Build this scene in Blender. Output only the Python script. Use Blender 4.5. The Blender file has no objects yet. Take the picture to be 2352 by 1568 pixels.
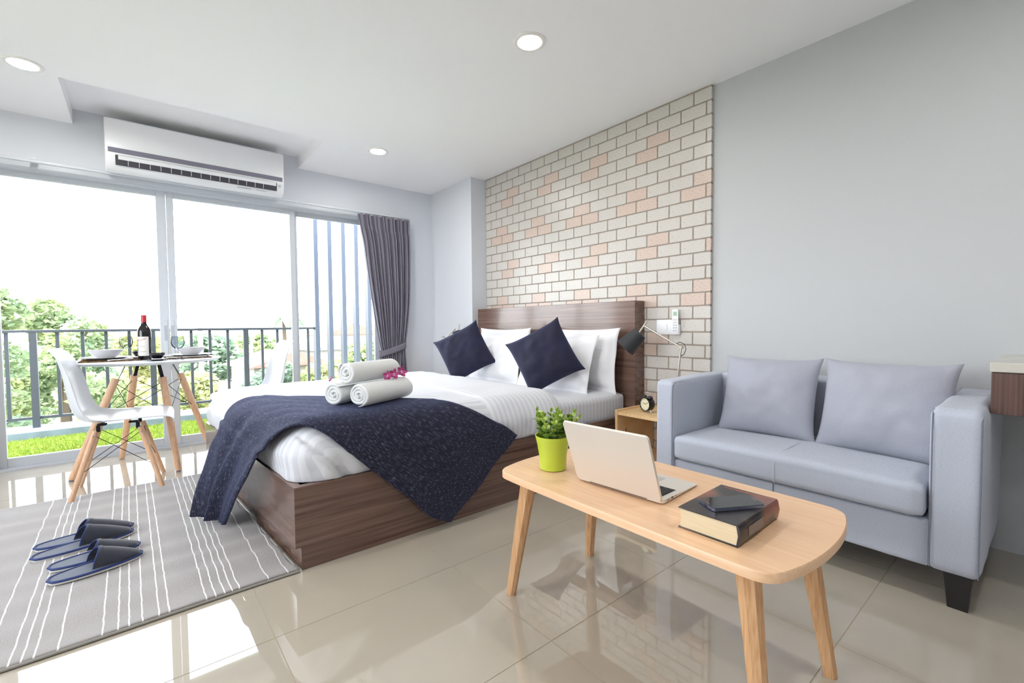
import bpy, bmesh, math, random
from mathutils import Vector, Matrix, noise
random.seed(7)
PI = math.pi
SC = bpy.context.scene
C = SC.collection
# ------------------------------------------------------------------ camera
CAM_H = 0.96
def cam_axes(yaw, pitch, roll):
    f = Vector((math.sin(yaw)*math.cos(pitch), math.cos(yaw)*math.cos(pitch), -math.sin(pitch)))
    r = Vector((math.cos(yaw), -math.sin(yaw), 0)); u = r.cross(f)
    c, s = math.cos(roll), math.sin(roll)
    return r*c + u*s, u*c - r*s, f
_r, _u, _f = cam_axes(math.radians(39.51), math.radians(2.08), math.radians(-0.51))
cd = bpy.data.cameras.new('camera'); cam = bpy.data.objects.new('camera', cd); C.objects.link(cam)
cd.sensor_width = 36.0; cd.lens = 1040.8/2352*36.0; cd.clip_start = 0.02; cd.clip_end = 500
cam.matrix_world = Matrix(((_r.x, _u.x, -_f.x, 0), (_r.y, _u.y, -_f.y, 0), (_r.z, _u.z, -_f.z, CAM_H), (0, 0, 0, 1)))
SC.camera = cam
# ------------------------------------------------------------------ sky, sun, exposure
SKY = 5.6
w = bpy.data.worlds.new('bright_sky'); SC.world = w; w.use_nodes = True
nt = w.node_tree; nt.nodes.clear()
wo = nt.nodes.new('ShaderNodeOutputWorld'); bg = nt.nodes.new('ShaderNodeBackground')
tc = nt.nodes.new('ShaderNodeTexCoord'); sx = nt.nodes.new('ShaderNodeSeparateXYZ'); rp = nt.nodes.new('ShaderNodeValToRGB')
rp.color_ramp.elements[0].position = 0.0; rp.color_ramp.elements[0].color = (0.985, 0.98, 1.0, 1)
rp.color_ramp.elements[1].position = 0.7; rp.color_ramp.elements[1].color = (0.84, 0.90, 1.0, 1)
nt.links.new(tc.outputs['Generated'], sx.inputs[0]); nt.links.new(sx.outputs['Z'], rp.inputs[0])
nt.links.new(rp.outputs[0], bg.inputs[0]); bg.inputs[1].default_value = SKY; nt.links.new(bg.outputs[0], wo.inputs[0])
sd = bpy.data.lights.new('sun', 'SUN'); sun = bpy.data.objects.new('sun', sd); C.objects.link(sun)
sd.energy = 7.0; sd.angle = math.radians(3); sd.color = (1.0, 0.95, 0.86)
sun.rotation_euler = Vector((0.62, 0.34, -0.95)).to_track_quat('-Z', 'Y').to_euler(); sun.location = (-6, 2, 12)
pd = bpy.data.lights.new('window_portal', 'AREA'); po = bpy.data.objects.new('window_portal', pd); C.objects.link(po)
pd.shape = 'RECTANGLE'; pd.size = 2.75; pd.size_y = 2.02; pd.cycles.is_portal = True
# the two area lights are sampling portals only: they emit nothing themselves
po.location = (0.62, 4.72, 1.04); po.rotation_euler = Vector((0, -1, 0)).to_track_quat('-Z', 'Y').to_euler()
pd2 = pd.copy(); pd2.size = 2.9; pd2.size_y = 1.3; po2 = bpy.data.objects.new('side_window_portal', pd2); C.objects.link(po2)
po2.location = (-2.72, 2.15, 1.5); po2.rotation_euler = Vector((1, 0, 0)).to_track_quat('-Z', 'Y').to_euler()
vs = SC.view_settings; vs.view_transform = 'Standard'; vs.look = 'None'; vs.gamma = 1.0; vs.use_curve_mapping = False
vs.exposure = 0.92
LAMP_EMIT = 125.0
SC.cycles.max_bounces = 6; SC.cycles.diffuse_bounces = 4; SC.cycles.glossy_bounces = 3; SC.cycles.use_light_tree = False; SC.cycles.transparent_max_bounces = 16
SC.cycles.sample_clamp_indirect = 8.0; SC.cycles.caustics_reflective = True; SC.cycles.caustics_refractive = False
SC.cycles.use_denoising = True; SC.cycles.use_adaptive_sampling = True; SC.cycles.adaptive_threshold = 0.06; SC.cycles.adaptive_min_samples = 16
# ------------------------------------------------------------------ materials
MATS = {}
def mat(name, col, rough=0.6, metal=0.0, spec=0.5, sheen=0.0, var=0.0, vscale=6.0, stretch=(1, 1, 1), bump=0.0, bscale=80.0, col2=None, coat=0.0, emit=None, bstretch=(1, 1, 1), detail=4.0, contrast=(0.35, 0.65), trans=0.0):
    m = bpy.data.materials.new(name); m.use_nodes = True; t = m.node_tree; b = t.nodes['Principled BSDF']
    I = b.inputs
    I['Base Color'].default_value = (*col, 1); I['Roughness'].default_value = rough; I['Metallic'].default_value = metal
    I['Specular IOR Level'].default_value = spec
    if coat: I['Coat Weight'].default_value = coat; I['Coat Roughness'].default_value = 0.08
    if sheen: I['Sheen Weight'].default_value = sheen; I['Sheen Roughness'].default_value = 0.5
    if trans: I['Transmission Weight'].default_value = trans
    if emit: I['Emission Color'].default_value = (*emit[0], 1); I['Emission Strength'].default_value = emit[1]
    if var or col2 or bump:
        tcn = t.nodes.new('ShaderNodeTexCoord')
    if var or col2:
        mp = t.nodes.new('ShaderNodeMapping'); mp.inputs['Scale'].default_value = stretch
        nz = t.nodes.new('ShaderNodeTexNoise'); nz.inputs['Scale'].default_value = vscale; nz.inputs['Detail'].default_value = detail
        cr = t.nodes.new('ShaderNodeValToRGB')
        c2 = col2 if col2 else tuple(max(0, c*(1-var)) for c in col)
        cr.color_ramp.elements[0].position = contrast[0]; cr.color_ramp.elements[0].color = (*c2, 1)
        cr.color_ramp.elements[1].position = contrast[1]; cr.color_ramp.elements[1].color = (*col, 1)
        t.links.new(tcn.outputs['Object'], mp.inputs[0]); t.links.new(mp.outputs[0], nz.inputs['Vector'])
        t.links.new(nz.outputs['Fac'], cr.inputs[0]); t.links.new(cr.outputs[0], I['Base Color'])
    if bump:
        mp2 = t.nodes.new('ShaderNodeMapping'); mp2.inputs['Scale'].default_value = bstretch
        n2 = t.nodes.new('ShaderNodeTexNoise'); n2.inputs['Scale'].default_value = bscale; n2.inputs['Detail'].default_value = 3
        bp = t.nodes.new('ShaderNodeBump'); bp.inputs['Strength'].default_value = bump; bp.inputs['Distance'].default_value = 0.01
        t.links.new(tcn.outputs['Object'], mp2.inputs[0]); t.links.new(mp2.outputs[0], n2.inputs['Vector'])
        t.links.new(n2.outputs['Fac'], bp.inputs['Height']); t.links.new(bp.outputs[0], I['Normal'])
    MATS[name] = m
    return m
def srgb(r, g, b):
    f = lambda c: (c/255/12.92) if c/255 <= 0.04045 else ((c/255+0.055)/1.055)**2.4
    return (f(r), f(g), f(b))
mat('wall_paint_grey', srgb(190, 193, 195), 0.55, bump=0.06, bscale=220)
mat('wall_paint', srgb(222, 226, 233), 0.55, bump=0.06, bscale=220)
mat('ceiling_paint', srgb(252, 252, 254), 0.7, bump=0.03, bscale=150)
mat('porcelain', srgb(186, 177, 162), 0.02, spec=1.0, var=0.06, vscale=3.0, detail=8, contrast=(0.3, 0.7))
_b = MATS['porcelain'].node_tree.nodes['Principled BSDF'].inputs; _b['Coat Weight'].default_value = 0.6; _b['Coat Roughness'].default_value = 0.015
mat('grout', srgb(176, 164, 146), 0.8)
mat('brick_cream', srgb(204, 200, 194), 0.27, col2=srgb(176, 166, 155), vscale=95, contrast=(0.22, 0.42), bump=0.10, bscale=120)
mat('brick_pink', srgb(209, 190, 178), 0.27, col2=srgb(187, 162, 148), vscale=110, contrast=(0.25, 0.5), bump=0.10, bscale=120)
mat('mortar', srgb(160, 148, 137), 0.75, var=0.15, vscale=90)
mat('alu_white', srgb(202, 207, 214), 0.35, spec=0.5)
mat('plastic_white', srgb(240, 242, 245), 0.3)
mat('plastic_grey', srgb(128, 126, 142), 0.3)
mat('plastic_dark', srgb(70, 68, 76), 0.5)
mat('chair_white', srgb(220, 223, 229), 0.28)
mat('ceramic_white', srgb(208, 208, 211), 0.12)
mat('ceramic_dark', srgb(28, 24, 34), 0.12)
mat('metal_black', srgb(40, 38, 40), 0.35, metal=0.6)
mat('steel', srgb(200, 200, 202), 0.25, metal=1.0)
mat('nickel', srgb(205, 198, 186), 0.28, metal=0.9)
mat('rail_paint', srgb(50, 54, 62), 0.45)
mat('fin_paint', srgb(66, 74, 90), 0.45)
mat('concrete_grey', srgb(120, 134, 148), 0.8, var=0.2, vscale=12)
mat('stripe_light', srgb(150, 160, 180), 0.5)
WG = (1, 14, 14)
mat('walnut', srgb(128, 100, 88), 0.22, coat=0.3, col2=srgb(84, 62, 54), vscale=2.6, stretch=(0.7, 9, 26), detail=6, contrast=(0.3, 0.7))
mat('walnut_y', srgb(128, 100, 88), 0.22, coat=0.3, col2=srgb(84, 62, 54), vscale=2.6, stretch=(9, 0.7, 26), detail=6, contrast=(0.3, 0.7))
mat('walnut_dark', srgb(110, 80, 70), 0.3, col2=srgb(66, 46, 42), vscale=3.5, stretch=(9, 30, 0.5), detail=5, contrast=(0.3, 0.7))
mat('beech', srgb(240, 202, 164), 0.33, col2=srgb(230, 186, 146), vscale=4.0, stretch=(26, 1.0, 26), detail=5, contrast=(0.3, 0.7))
mat('oak_leg', srgb(222, 180, 136), 0.45, col2=srgb(196, 144, 98), vscale=7.0, stretch=(22, 22, 0.9), detail=6, contrast=(0.3, 0.7))
mat('beech_dowel', srgb(230, 192, 160), 0.42, col2=srgb(214, 168, 130), vscale=9.0, stretch=(16, 16, 0.7), detail=5, contrast=(0.3, 0.7))
mat('pine', srgb(236, 204, 156), 0.42, col2=srgb(220, 178, 124), vscale=4.0, stretch=(2.0, 20, 2.0), detail=4, contrast=(0.3, 0.7))
mat('pine_knot', srgb(150, 96, 54), 0.5)
mat('sofa_fabric', srgb(188, 193, 206), 0.85, sheen=0.15, col2=srgb(173, 179, 194), vscale=160, stretch=(1, 1, 7), bump=0.12, bscale=420)
mat('cushion_grey', srgb(170, 172, 184), 0.85, sheen=0.2, col2=srgb(158, 161, 174), vscale=220, stretch=(1, 1, 5), bump=0.1, bscale=420)
mat('sofa_seam', srgb(120, 124, 138), 0.9)
mat('sofa_seam_light', srgb(196, 200, 210), 0.9)
mat('black_wood', srgb(24, 22, 24), 0.4)
mat('linen_white', srgb(230, 230, 233), 0.8, sheen=0.15, bump=0.16, bscale=9)
mat('velvet_navy', srgb(16, 18, 52), 0.75, sheen=0.2, var=0.35, vscale=9, bump=0.35, bscale=14)
mat('curtain_fabric', srgb(122, 119, 133), 0.85, sheen=0.2, bump=0.05, bscale=300)
mat('towel_white', srgb(224, 226, 226), 0.95, sheen=0.4, bump=0.3, bscale=260)
mat('orchid', srgb(168, 28, 104), 0.5, col2=srgb(222, 130, 190), vscale=60, contrast=(0.35, 0.6))
mat('orchid_white', srgb(238, 226, 226), 0.5)
mat('stone_top', srgb(206, 202, 192), 0.25, var=0.12, vscale=9)
mat('pot_green', srgb(190, 206, 66), 0.32)
mat('soil', srgb(38, 30, 22), 0.9)
mat('leaf_light', srgb(196, 214, 112), 0.35, col2=srgb(160, 192, 80), vscale=30)
mat('leaf_mid', srgb(150, 186, 80), 0.35, col2=srgb(120, 162, 60), vscale=30)
mat('leaf_dark', srgb(96, 136, 56), 0.35, col2=srgb(76, 116, 48), vscale=30)
mat('aluminium', srgb(228, 222, 214), 0.45, metal=0.35)
mat('key_black', srgb(34, 33, 34), 0.5)
mat('trackpad', srgb(200, 200, 196), 0.4, metal=0.3)
mat('screen_black', srgb(14, 14, 16), 0.08)
mat('phone_body', srgb(124, 128, 148), 0.18, metal=0.7)
mat('phone_glass', srgb(20, 22, 26), 0.04, spec=0.8)
mat('paper', srgb(232, 216, 182), 0.8, col2=srgb(216, 198, 164), vscale=8, stretch=(2, 2, 160))
mat('ink_orange', srgb(206, 120, 82), 0.6)
mat('ink_red', srgb(190, 40, 44), 0.6)
mat('ink_grey', srgb(120, 120, 126), 0.6)
mat('label_white', srgb(236, 234, 228), 0.6)
mat('bottle_glass', srgb(18, 14, 18), 0.06, spec=0.6)
mat('foil_red', srgb(190, 40, 50), 0.35)
mat('lamp_shade', srgb(44, 46, 50), 0.6)
mat('lamp_inner', srgb(226, 230, 236), 0.5)
mat('clock_black', srgb(22, 20, 20), 0.25)
mat('clock_face', srgb(226, 220, 188), 0.5)
mat('slipper_navy', srgb(44, 48, 62), 0.95, sheen=0.5, bump=0.3, bscale=400)
mat('slipper_insole', srgb(76, 84, 104), 0.95, sheen=0.5, bump=0.3, bscale=400)
mat('slipper_trim', srgb(38, 56, 112), 0.7)
mat('slipper_sole', srgb(222, 220, 214), 0.7)
mat('wicker', srgb(132, 100, 58), 0.7, col2=srgb(60, 42, 24), vscale=60, contrast=(0.42, 0.58))
mat('wicker_dark', srgb(50, 46, 48), 0.7)
mat('turf', srgb(164, 176, 76), 0.8, col2=srgb(136, 158, 58), vscale=30)
mat('turf_base', srgb(96, 124, 34), 0.9)
mat('foliage', srgb(104, 138, 66), 0.7, col2=srgb(62, 104, 70), vscale=0.9, contrast=(0.3, 0.7))
mat('foliage_yellow', srgb(150, 158, 66), 0.7, col2=srgb(84, 122, 56), vscale=1.2, contrast=(0.3, 0.7))
mat('foliage_dark', srgb(70, 104, 84), 0.7, col2=srgb(48, 84, 74), vscale=0.9, contrast=(0.3, 0.7))
mat('bark', srgb(96, 84, 70), 0.9)
mat('house_wall', srgb(158, 155, 150), 0.8)
mat('roof_tile', srgb(140, 104, 94), 0.8, var=0.2, vscale=4)
mat('roof_grey', srgb(112, 118, 130), 0.8, var=0.2, vscale=4)
mat('tarp_blue', srgb(70, 140, 176), 0.7)
mat('far_glass', srgb(120, 160, 190), 0.3)
mat('far_wall', srgb(166, 167, 170), 0.8)
mat('red_paint', srgb(190, 90, 86), 0.6)
mat('ground_far', srgb(142, 138, 118), 0.9, var=0.3, vscale=0.4)
mat('lcd', srgb(160, 196, 170), 0.3)
mat('button_grey', srgb(176, 180, 188), 0.5)
mat('button_pink', srgb(222, 170, 166), 0.5)
mat('spine_patch', srgb(128, 116, 108), 0.5)
mat('skin_seam', srgb(150, 146, 140), 0.8)
mat('recess_grey', srgb(176, 180, 186), 0.5)
mat('light_disc', (1, 1, 1), 0.5, emit=((1.0, 0.975, 0.94), LAMP_EMIT))
mat('trim_white', srgb(246, 244, 240), 0.4)
def glass_mat(name, tint, refl):
    m = bpy.data.materials.new(name); m.use_nodes = True; t = m.node_tree; t.nodes.clear()
    o = t.nodes.new('ShaderNodeOutputMaterial'); mx = t.nodes.new('ShaderNodeMixShader'); tr = t.nodes.new('ShaderNodeBsdfTransparent'); gl = t.nodes.new('ShaderNodeBsdfGlossy')
    lw = t.nodes.new('ShaderNodeLayerWeight'); lw.inputs[0].default_value = refl
    tr.inputs[0].default_value = (*tint, 1); gl.inputs['Roughness'].default_value = 0.01
    t.links.new(lw.outputs['Fresnel'], mx.inputs[0]); t.links.new(tr.outputs[0], mx.inputs[1]); t.links.new(gl.outputs[0], mx.inputs[2]); t.links.new(mx.outputs[0], o.inputs[0])
    MATS[name] = m
glass_mat('window_glass', (0.97, 0.985, 0.985), 0.18)
glass_mat('wine_glass', (0.84, 0.86, 0.89), 0.12)
def leafy(name, col, col2):
    m = mat(name, col, 0.6, col2=col2, vscale=1.1, contrast=(0.3, 0.7)); t = m.node_tree; b = t.nodes['Principled BSDF']
    tl = t.nodes.new('ShaderNodeBsdfTranslucent'); mx = t.nodes.new('ShaderNodeMixShader'); mx.inputs[0].default_value = 0.4
    src = b.inputs['Base Color'].links[0].from_socket; t.links.new(src, tl.inputs[0])
    o = t.nodes['Material Output']; t.links.new(b.outputs[0], mx.inputs[1]); t.links.new(tl.outputs[0], mx.inputs[2]); t.links.new(mx.outputs[0], o.inputs[0])
leafy('tree_green', srgb(164, 172, 118), srgb(116, 142, 112))
leafy('tree_yellow', srgb(186, 180, 124), srgb(140, 156, 108))
leafy('tree_blue', srgb(138, 156, 126), srgb(104, 130, 112))
def striped(name, base, c1, c2, axis, scale, duty=0.5):
    m = MATS[base].copy(); m.name = name; t = m.node_tree; b = t.nodes['Principled BSDF']
    tcn = t.nodes.new('ShaderNodeTexCoord'); s = t.nodes.new('ShaderNodeSeparateXYZ'); mu = t.nodes.new('ShaderNodeMath'); mu.operation = 'MULTIPLY'; mu.inputs[1].default_value = scale
    fr = t.nodes.new('ShaderNodeMath'); fr.operation = 'FRACT'; gt = t.nodes.new('ShaderNodeMath'); gt.operation = 'GREATER_THAN'; gt.inputs[1].default_value = duty
    mx = t.nodes.new('ShaderNodeMix'); mx.data_type = 'RGBA'; mx.inputs[6].default_value = (*c1, 1); mx.inputs[7].default_value = (*c2, 1)
    rm = t.nodes.new('ShaderNodeMath'); rm.operation = 'MULTIPLY_ADD'; rm.inputs[1].default_value = 0.2; rm.inputs[2].default_value = 0.5
    t.links.new(tcn.outputs['Object'], s.inputs[0]); t.links.new(s.outputs[axis], mu.inputs[0]); t.links.new(mu.outputs[0], fr.inputs[0]); t.links.new(fr.outputs[0], gt.inputs[0])
    t.links.new(gt.outputs[0], mx.inputs[0]); t.links.new(mx.outputs[2], b.inputs['Base Color']); t.links.new(gt.outputs[0], rm.inputs[0]); t.links.new(rm.outputs[0], b.inputs['Roughness'])
    MATS[name] = m
striped('satin_stripe', 'linen_white', srgb(203, 205, 213), srgb(218, 220, 226), 'Y', 26)
striped('satin_stripe_x', 'linen_white', srgb(208, 210, 217), srgb(222, 223, 228), 'X', 30)
def throw_mat():
    m = mat('throw_navy', srgb(24, 26, 54), 0.9, sheen=0.15, bump=0.5, bscale=220, bstretch=(1, 1, 1)); t = m.node_tree; b = t.nodes['Principled BSDF']
    uv = t.nodes.new('ShaderNodeUVMap'); mp = t.nodes.new('ShaderNodeMapping'); mp.inputs['Scale'].default_value = (34, 420, 1)
    nz = t.nodes.new('ShaderNodeTexNoise'); nz.inputs['Scale'].default_value = 1.0; nz.inputs['Detail'].default_value = 2
    cr = t.nodes.new('ShaderNodeValToRGB'); e = cr.color_ramp.elements
    e[0].position = 0.60; e[0].color = (*srgb(17, 18, 40), 1); e[1].position = 0.72; e[1].color = (*srgb(150, 154, 176), 1)
    b.inputs['Sheen Tint'].default_value = (0.35, 0.45, 1.0, 1); b.inputs['Sheen Weight'].default_value = 0.2
    t.links.new(uv.outputs[0], mp.inputs[0]); t.links.new(mp.outputs[0], nz.inputs['Vector']); t.links.new(nz.outputs['Fac'], cr.inputs[0]); t.links.new(cr.outputs[0], b.inputs['Base Color'])
throw_mat()
MATS['velvet_navy'].node_tree.nodes['Principled BSDF'].inputs['Sheen Tint'].default_value = (0.4, 0.45, 1.0, 1)
def rug_mat(stripes):
    m = mat('rug_wool', srgb(160, 155, 153), 0.95, sheen=0.3, bump=0.5, bscale=260); t = m.node_tree; b = t.nodes['Principled BSDF']
    uv = t.nodes.new('ShaderNodeUVMap'); s = t.nodes.new('ShaderNodeSeparateXYZ'); t.links.new(uv.outputs[0], s.inputs[0]); acc = None
    nz = t.nodes.new('ShaderNodeTexNoise'); nz.inputs['Scale'].default_value = 26; nd = t.nodes.new('ShaderNodeMath'); nd.operation = 'MULTIPLY_ADD'; nd.inputs[1].default_value = 0.006; nd.inputs[2].default_value = -0.003
    t.links.new(uv.outputs[0], nz.inputs['Vector']); t.links.new(nz.outputs['Fac'], nd.inputs[0])
    ad = t.nodes.new('ShaderNodeMath'); ad.operation = 'ADD'; t.links.new(s.outputs[0], ad.inputs[0]); t.links.new(nd.outputs[0], ad.inputs[1])
    for x in stripes:
        c = t.nodes.new('ShaderNodeMath'); c.operation = 'COMPARE'; c.inputs[1].default_value = x; c.inputs[2].default_value = 0.0021
        t.links.new(ad.outputs[0], c.inputs[0])
        if acc is None: acc = c
        else:
            mxn = t.nodes.new('ShaderNodeMath'); mxn.operation = 'MAXIMUM'; t.links.new(acc.outputs[0], mxn.inputs[0]); t.links.new(c.outputs[0], mxn.inputs[1]); acc = mxn
    mx = t.nodes.new('ShaderNodeMix'); mx.data_type = 'RGBA'; mx.inputs[6].default_value = (*srgb(160, 155, 153), 1); mx.inputs[7].default_value = (*srgb(240, 240, 242), 1)
    t.links.new(acc.outputs[0], mx.inputs[0]); t.links.new(mx.outputs[2], b.inputs['Base Color'])
RUG_STRIPES = [0.419, 0.351, 0.257, 0.234, 0.211, 0.184, 0.157, 0.053, 0.026, -0.017, -0.05, -0.077, -0.114, -0.212, -0.261, -0.287, -0.312, -0.37, -0.62, -0.68, -0.72, -0.75, -0.80, -0.95, -1.0]
rug_mat(RUG_STRIPES)
def book_mat():
    m = mat('book_cover', srgb(52, 46, 46), 0.28); t = m.node_tree; b = t.nodes['Principled BSDF']
    tcn = t.nodes.new('ShaderNodeTexCoord'); nz = t.nodes.new('ShaderNodeTexNoise'); nz.inputs['Scale'].default_value = 11; nz.inputs['Detail'].default_value = 0.5
    cr = t.nodes.new('ShaderNodeValToRGB'); e = cr.color_ramp.elements
    e[0].position = 0.46; e[0].color = (*srgb(44, 40, 42), 1); e[1].position = 0.68; e[1].color = (*srgb(140, 84, 72), 1)
    x = e.new(0.57); x.color = (*srgb(84, 72, 66), 1)
    t.links.new(tcn.outputs['Object'], nz.inputs['Vector']); t.links.new(nz.outputs['Fac'], cr.inputs[0]); t.links.new(cr.outputs[0], b.inputs['Base Color'])
book_mat()
# ------------------------------------------------------------------ mesh helpers
class MB:
    def __init__(s): s.v = []; s.f = []; s.uv = None
    def add(s, vs_, fs):
        o = len(s.v); s.v += [Vector(p) for p in vs_]; s.f += [[i+o for i in q] for q in fs]; return s
    def box(s, lo, hi, bev=0.0, seg=2):
        x0, y0, z0 = lo; x1, y1, z1 = hi
        if not bev:
            return s.add([(x0,y0,z0),(x1,y0,z0),(x1,y1,z0),(x0,y1,z0),(x0,y0,z1),(x1,y0,z1),(x1,y1,z1),(x0,y1,z1)], [(3,2,1,0),(4,5,6,7),(0,1,5,4),(1,2,6,5),(2,3,7,6),(3,0,4,7)])
        bm = bmesh.new(); bmesh.ops.create_cube(bm, size=1.0)
        for v in bm.verts: v.co = Vector(((x0+x1)/2 + v.co.x*(x1-x0), (y0+y1)/2 + v.co.y*(y1-y0), (z0+z1)/2 + v.co.z*(z1-z0)))
        bmesh.ops.bevel(bm, geom=bm.edges[:], offset=bev, segments=seg, profile=0.5, affect='EDGES')
        bm.verts.index_update(); s.add([v.co.copy() for v in bm.verts], [[v.index for v in f.verts] for f in bm.faces]); bm.free(); return s
    def prism(s, pts, axis, a, b):            # polygon extruded along an axis
        n = len(pts)
        def P(p, h): return {'x': (h, p[0], p[1]), 'y': (p[0], h, p[1]), 'z': (p[0], p[1], h)}[axis]
        return s.add([P(p, a) for p in pts] + [P(p, b) for p in pts], [list(range(n))[::-1], list(range(n, 2*n))] + [[i, (i+1) % n, n+(i+1) % n, n+i] for i in range(n)])
    def lathe(s, prof, n=32, c=(0, 0, 0), close=True):
        vs_ = []; fs = []
        for (r, z) in prof:
            for k in range(n):
                a = 2*PI*k/n; vs_.append((c[0]+r*math.cos(a), c[1]+r*math.sin(a), c[2]+z))
        m = len(prof)
        for i in range(m-1):
            for k in range(n):
                fs.append([i*n+k, i*n+(k+1) % n, (i+1)*n+(k+1) % n, (i+1)*n+k])
        if close: fs.append(list(range(n))[::-1]); fs.append([(m-1)*n+k for k in range(n)])
        return s.add(vs_, fs)
    def tube(s, pts, r, n=8, closed=False):
        pts = [Vector(p) for p in pts]; m = len(pts)
        rr = r if isinstance(r, (list, tuple)) else [r]*m
        vs_ = []; fs = []; prev = None
        for i, p in enumerate(pts):
            if closed: d = pts[(i+1) % m] - pts[i-1]
            else: d = pts[min(i+1, m-1)] - pts[max(i-1, 0)]
            d = d.normalized() if d.length > 1e-9 else Vector((0, 0, 1))
            if prev is None:
                a = d.orthogonal().normalized()
            else:
                a = (prev - d*prev.dot(d)); a = a.normalized() if a.length > 1e-6 else d.orthogonal().normalized()
            prev = a; b = d.cross(a)
            for k in range(n):
                t = 2*PI*k/n; vs_.append(p + (a*math.cos(t) + b*math.sin(t))*rr[i])
        L = m if closed else m-1
        for i in range(L):
            for k in range(n):
                j = (i+1) % m; fs.append([i*n+k, i*n+(k+1) % n, j*n+(k+1) % n, j*n+k])
        if not closed: fs.append(list(range(n))[::-1]); fs.append([(m-1)*n+k for k in range(n)])
        return s.add(vs_, fs)
    def grid(s, fn, nu, nv, flip=False, uvfn=None):
        o = len(s.v); vs_ = []; fs = []
        for j in range(nv+1):
            for i in range(nu+1): vs_.append(fn(i/nu, j/nv))
        W = nu+1
        for j in range(nv):
            for i in range(nu):
                q = [j*W+i, j*W+i+1, (j+1)*W+i+1, (j+1)*W+i]; fs.append(q[::-1] if flip else q)
        return s.add(vs_, fs)
    def xf(s, M, start=0):
        for i in range(start, len(s.v)): s.v[i] = M @ s.v[i]
        return s
    def mesh(s, name, smooth=False):
        me = bpy.data.meshes.new(name); me.from_pydata([tuple(v) for v in s.v], [], s.f); me.validate(); me.update()
        if smooth:
            me.polygons.foreach_set('use_smooth', [True]*len(me.polygons))
            if smooth != 'all':
                try: me.set_sharp_from_angle(angle=math.radians(40))
                except Exception: pass
        return me
def put(name, me, m, parent=None, loc=(0, 0, 0), rot=(0, 0, 0)):
    o = bpy.data.objects.new(name, me); C.objects.link(o)
    if m and not me.materials: me.materials.append(MATS[m])
    o.location = loc; o.rotation_euler = rot
    if parent is not None: o.parent = parent
    return o
def part(name, mb, m, parent=None, smooth=True, loc=(0, 0, 0), rot=(0, 0, 0)):
    return put(name, mb.mesh(name, smooth), m, parent, loc, rot)
def tag(o, label, cat, group=None, kind=None):
    o['label'] = label; o['category'] = cat
    if group: o['group'] = group
    if kind: o['kind'] = kind
    return o
def thing(name, label, cat, loc=(0, 0, 0), rz=0.0, group=None):
    o = bpy.data.objects.new(name, None); C.objects.link(o); o.empty_display_size = 0.05; o.location = loc; o.rotation_euler = (0, 0, rz)
    return tag(o, label, cat, group)
def struct(name, mb, m, label, cat, smooth=False):
    o = part(name, mb, m, None, smooth); o['kind'] = 'structure'; o['label'] = label; o['category'] = cat; return o
def copy_tree(o, parent=None):
    c = o.copy(); C.objects.link(c)
    if parent is not None: c.parent = parent
    for ch in list(o.children): copy_tree(ch, c)
    return c
def cr_spline(P, t):
    n = len(P)-1; x = min(max(t, 0), 1)*n; i = min(int(x), n-1); f = x-i
    p0, p1, p2, p3 = P[max(i-1, 0)], P[i], P[i+1], P[min(i+2, n)]
    def h(a, b, c, d): return 0.5*((2*b) + (-a+c)*f + (2*a-5*b+4*c-d)*f*f + (-a+3*b-3*c+d)*f**3)
    return tuple(h(a, b, c, d) for a, b, c, d in zip(p0, p1, p2, p3))
def softbox(lo, hi, r, n, disp=None):
    mb = MB(); lo = Vector(lo); hi = Vector(hi); ctr = (lo+hi)/2
    bm = bmesh.new(); bmesh.ops.create_cube(bm, size=2.0); bmesh.ops.subdivide_edges(bm, edges=bm.edges[:], cuts=n, use_grid_fill=True)
    half = (hi-lo)/2; inner = Vector((max(half.x-r, 0), max(half.y-r, 0), max(half.z-r, 0)))
    for v in bm.verts:
        p = Vector((v.co.x*half.x, v.co.y*half.y, v.co.z*half.z))
        q = Vector((max(-inner.x, min(inner.x, p.x)), max(-inner.y, min(inner.y, p.y)), max(-inner.z, min(inner.z, p.z))))
        d = p-q
        if d.length > 1e-6: p = q + d.normalized()*min(r, d.length if d.length < r else r)
        v.co = p + ctr
    bm.normal_update()
    if disp:
        nw = [v.co + v.normal*disp(v.co, v.normal) for v in bm.verts]
        for v, c in zip(bm.verts, nw): v.co = c
    bm.verts.index_update(); mb.add([v.co.copy() for v in bm.verts], [[v.index for v in f.verts] for f in bm.faces]); bm.free(); return mb
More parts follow.
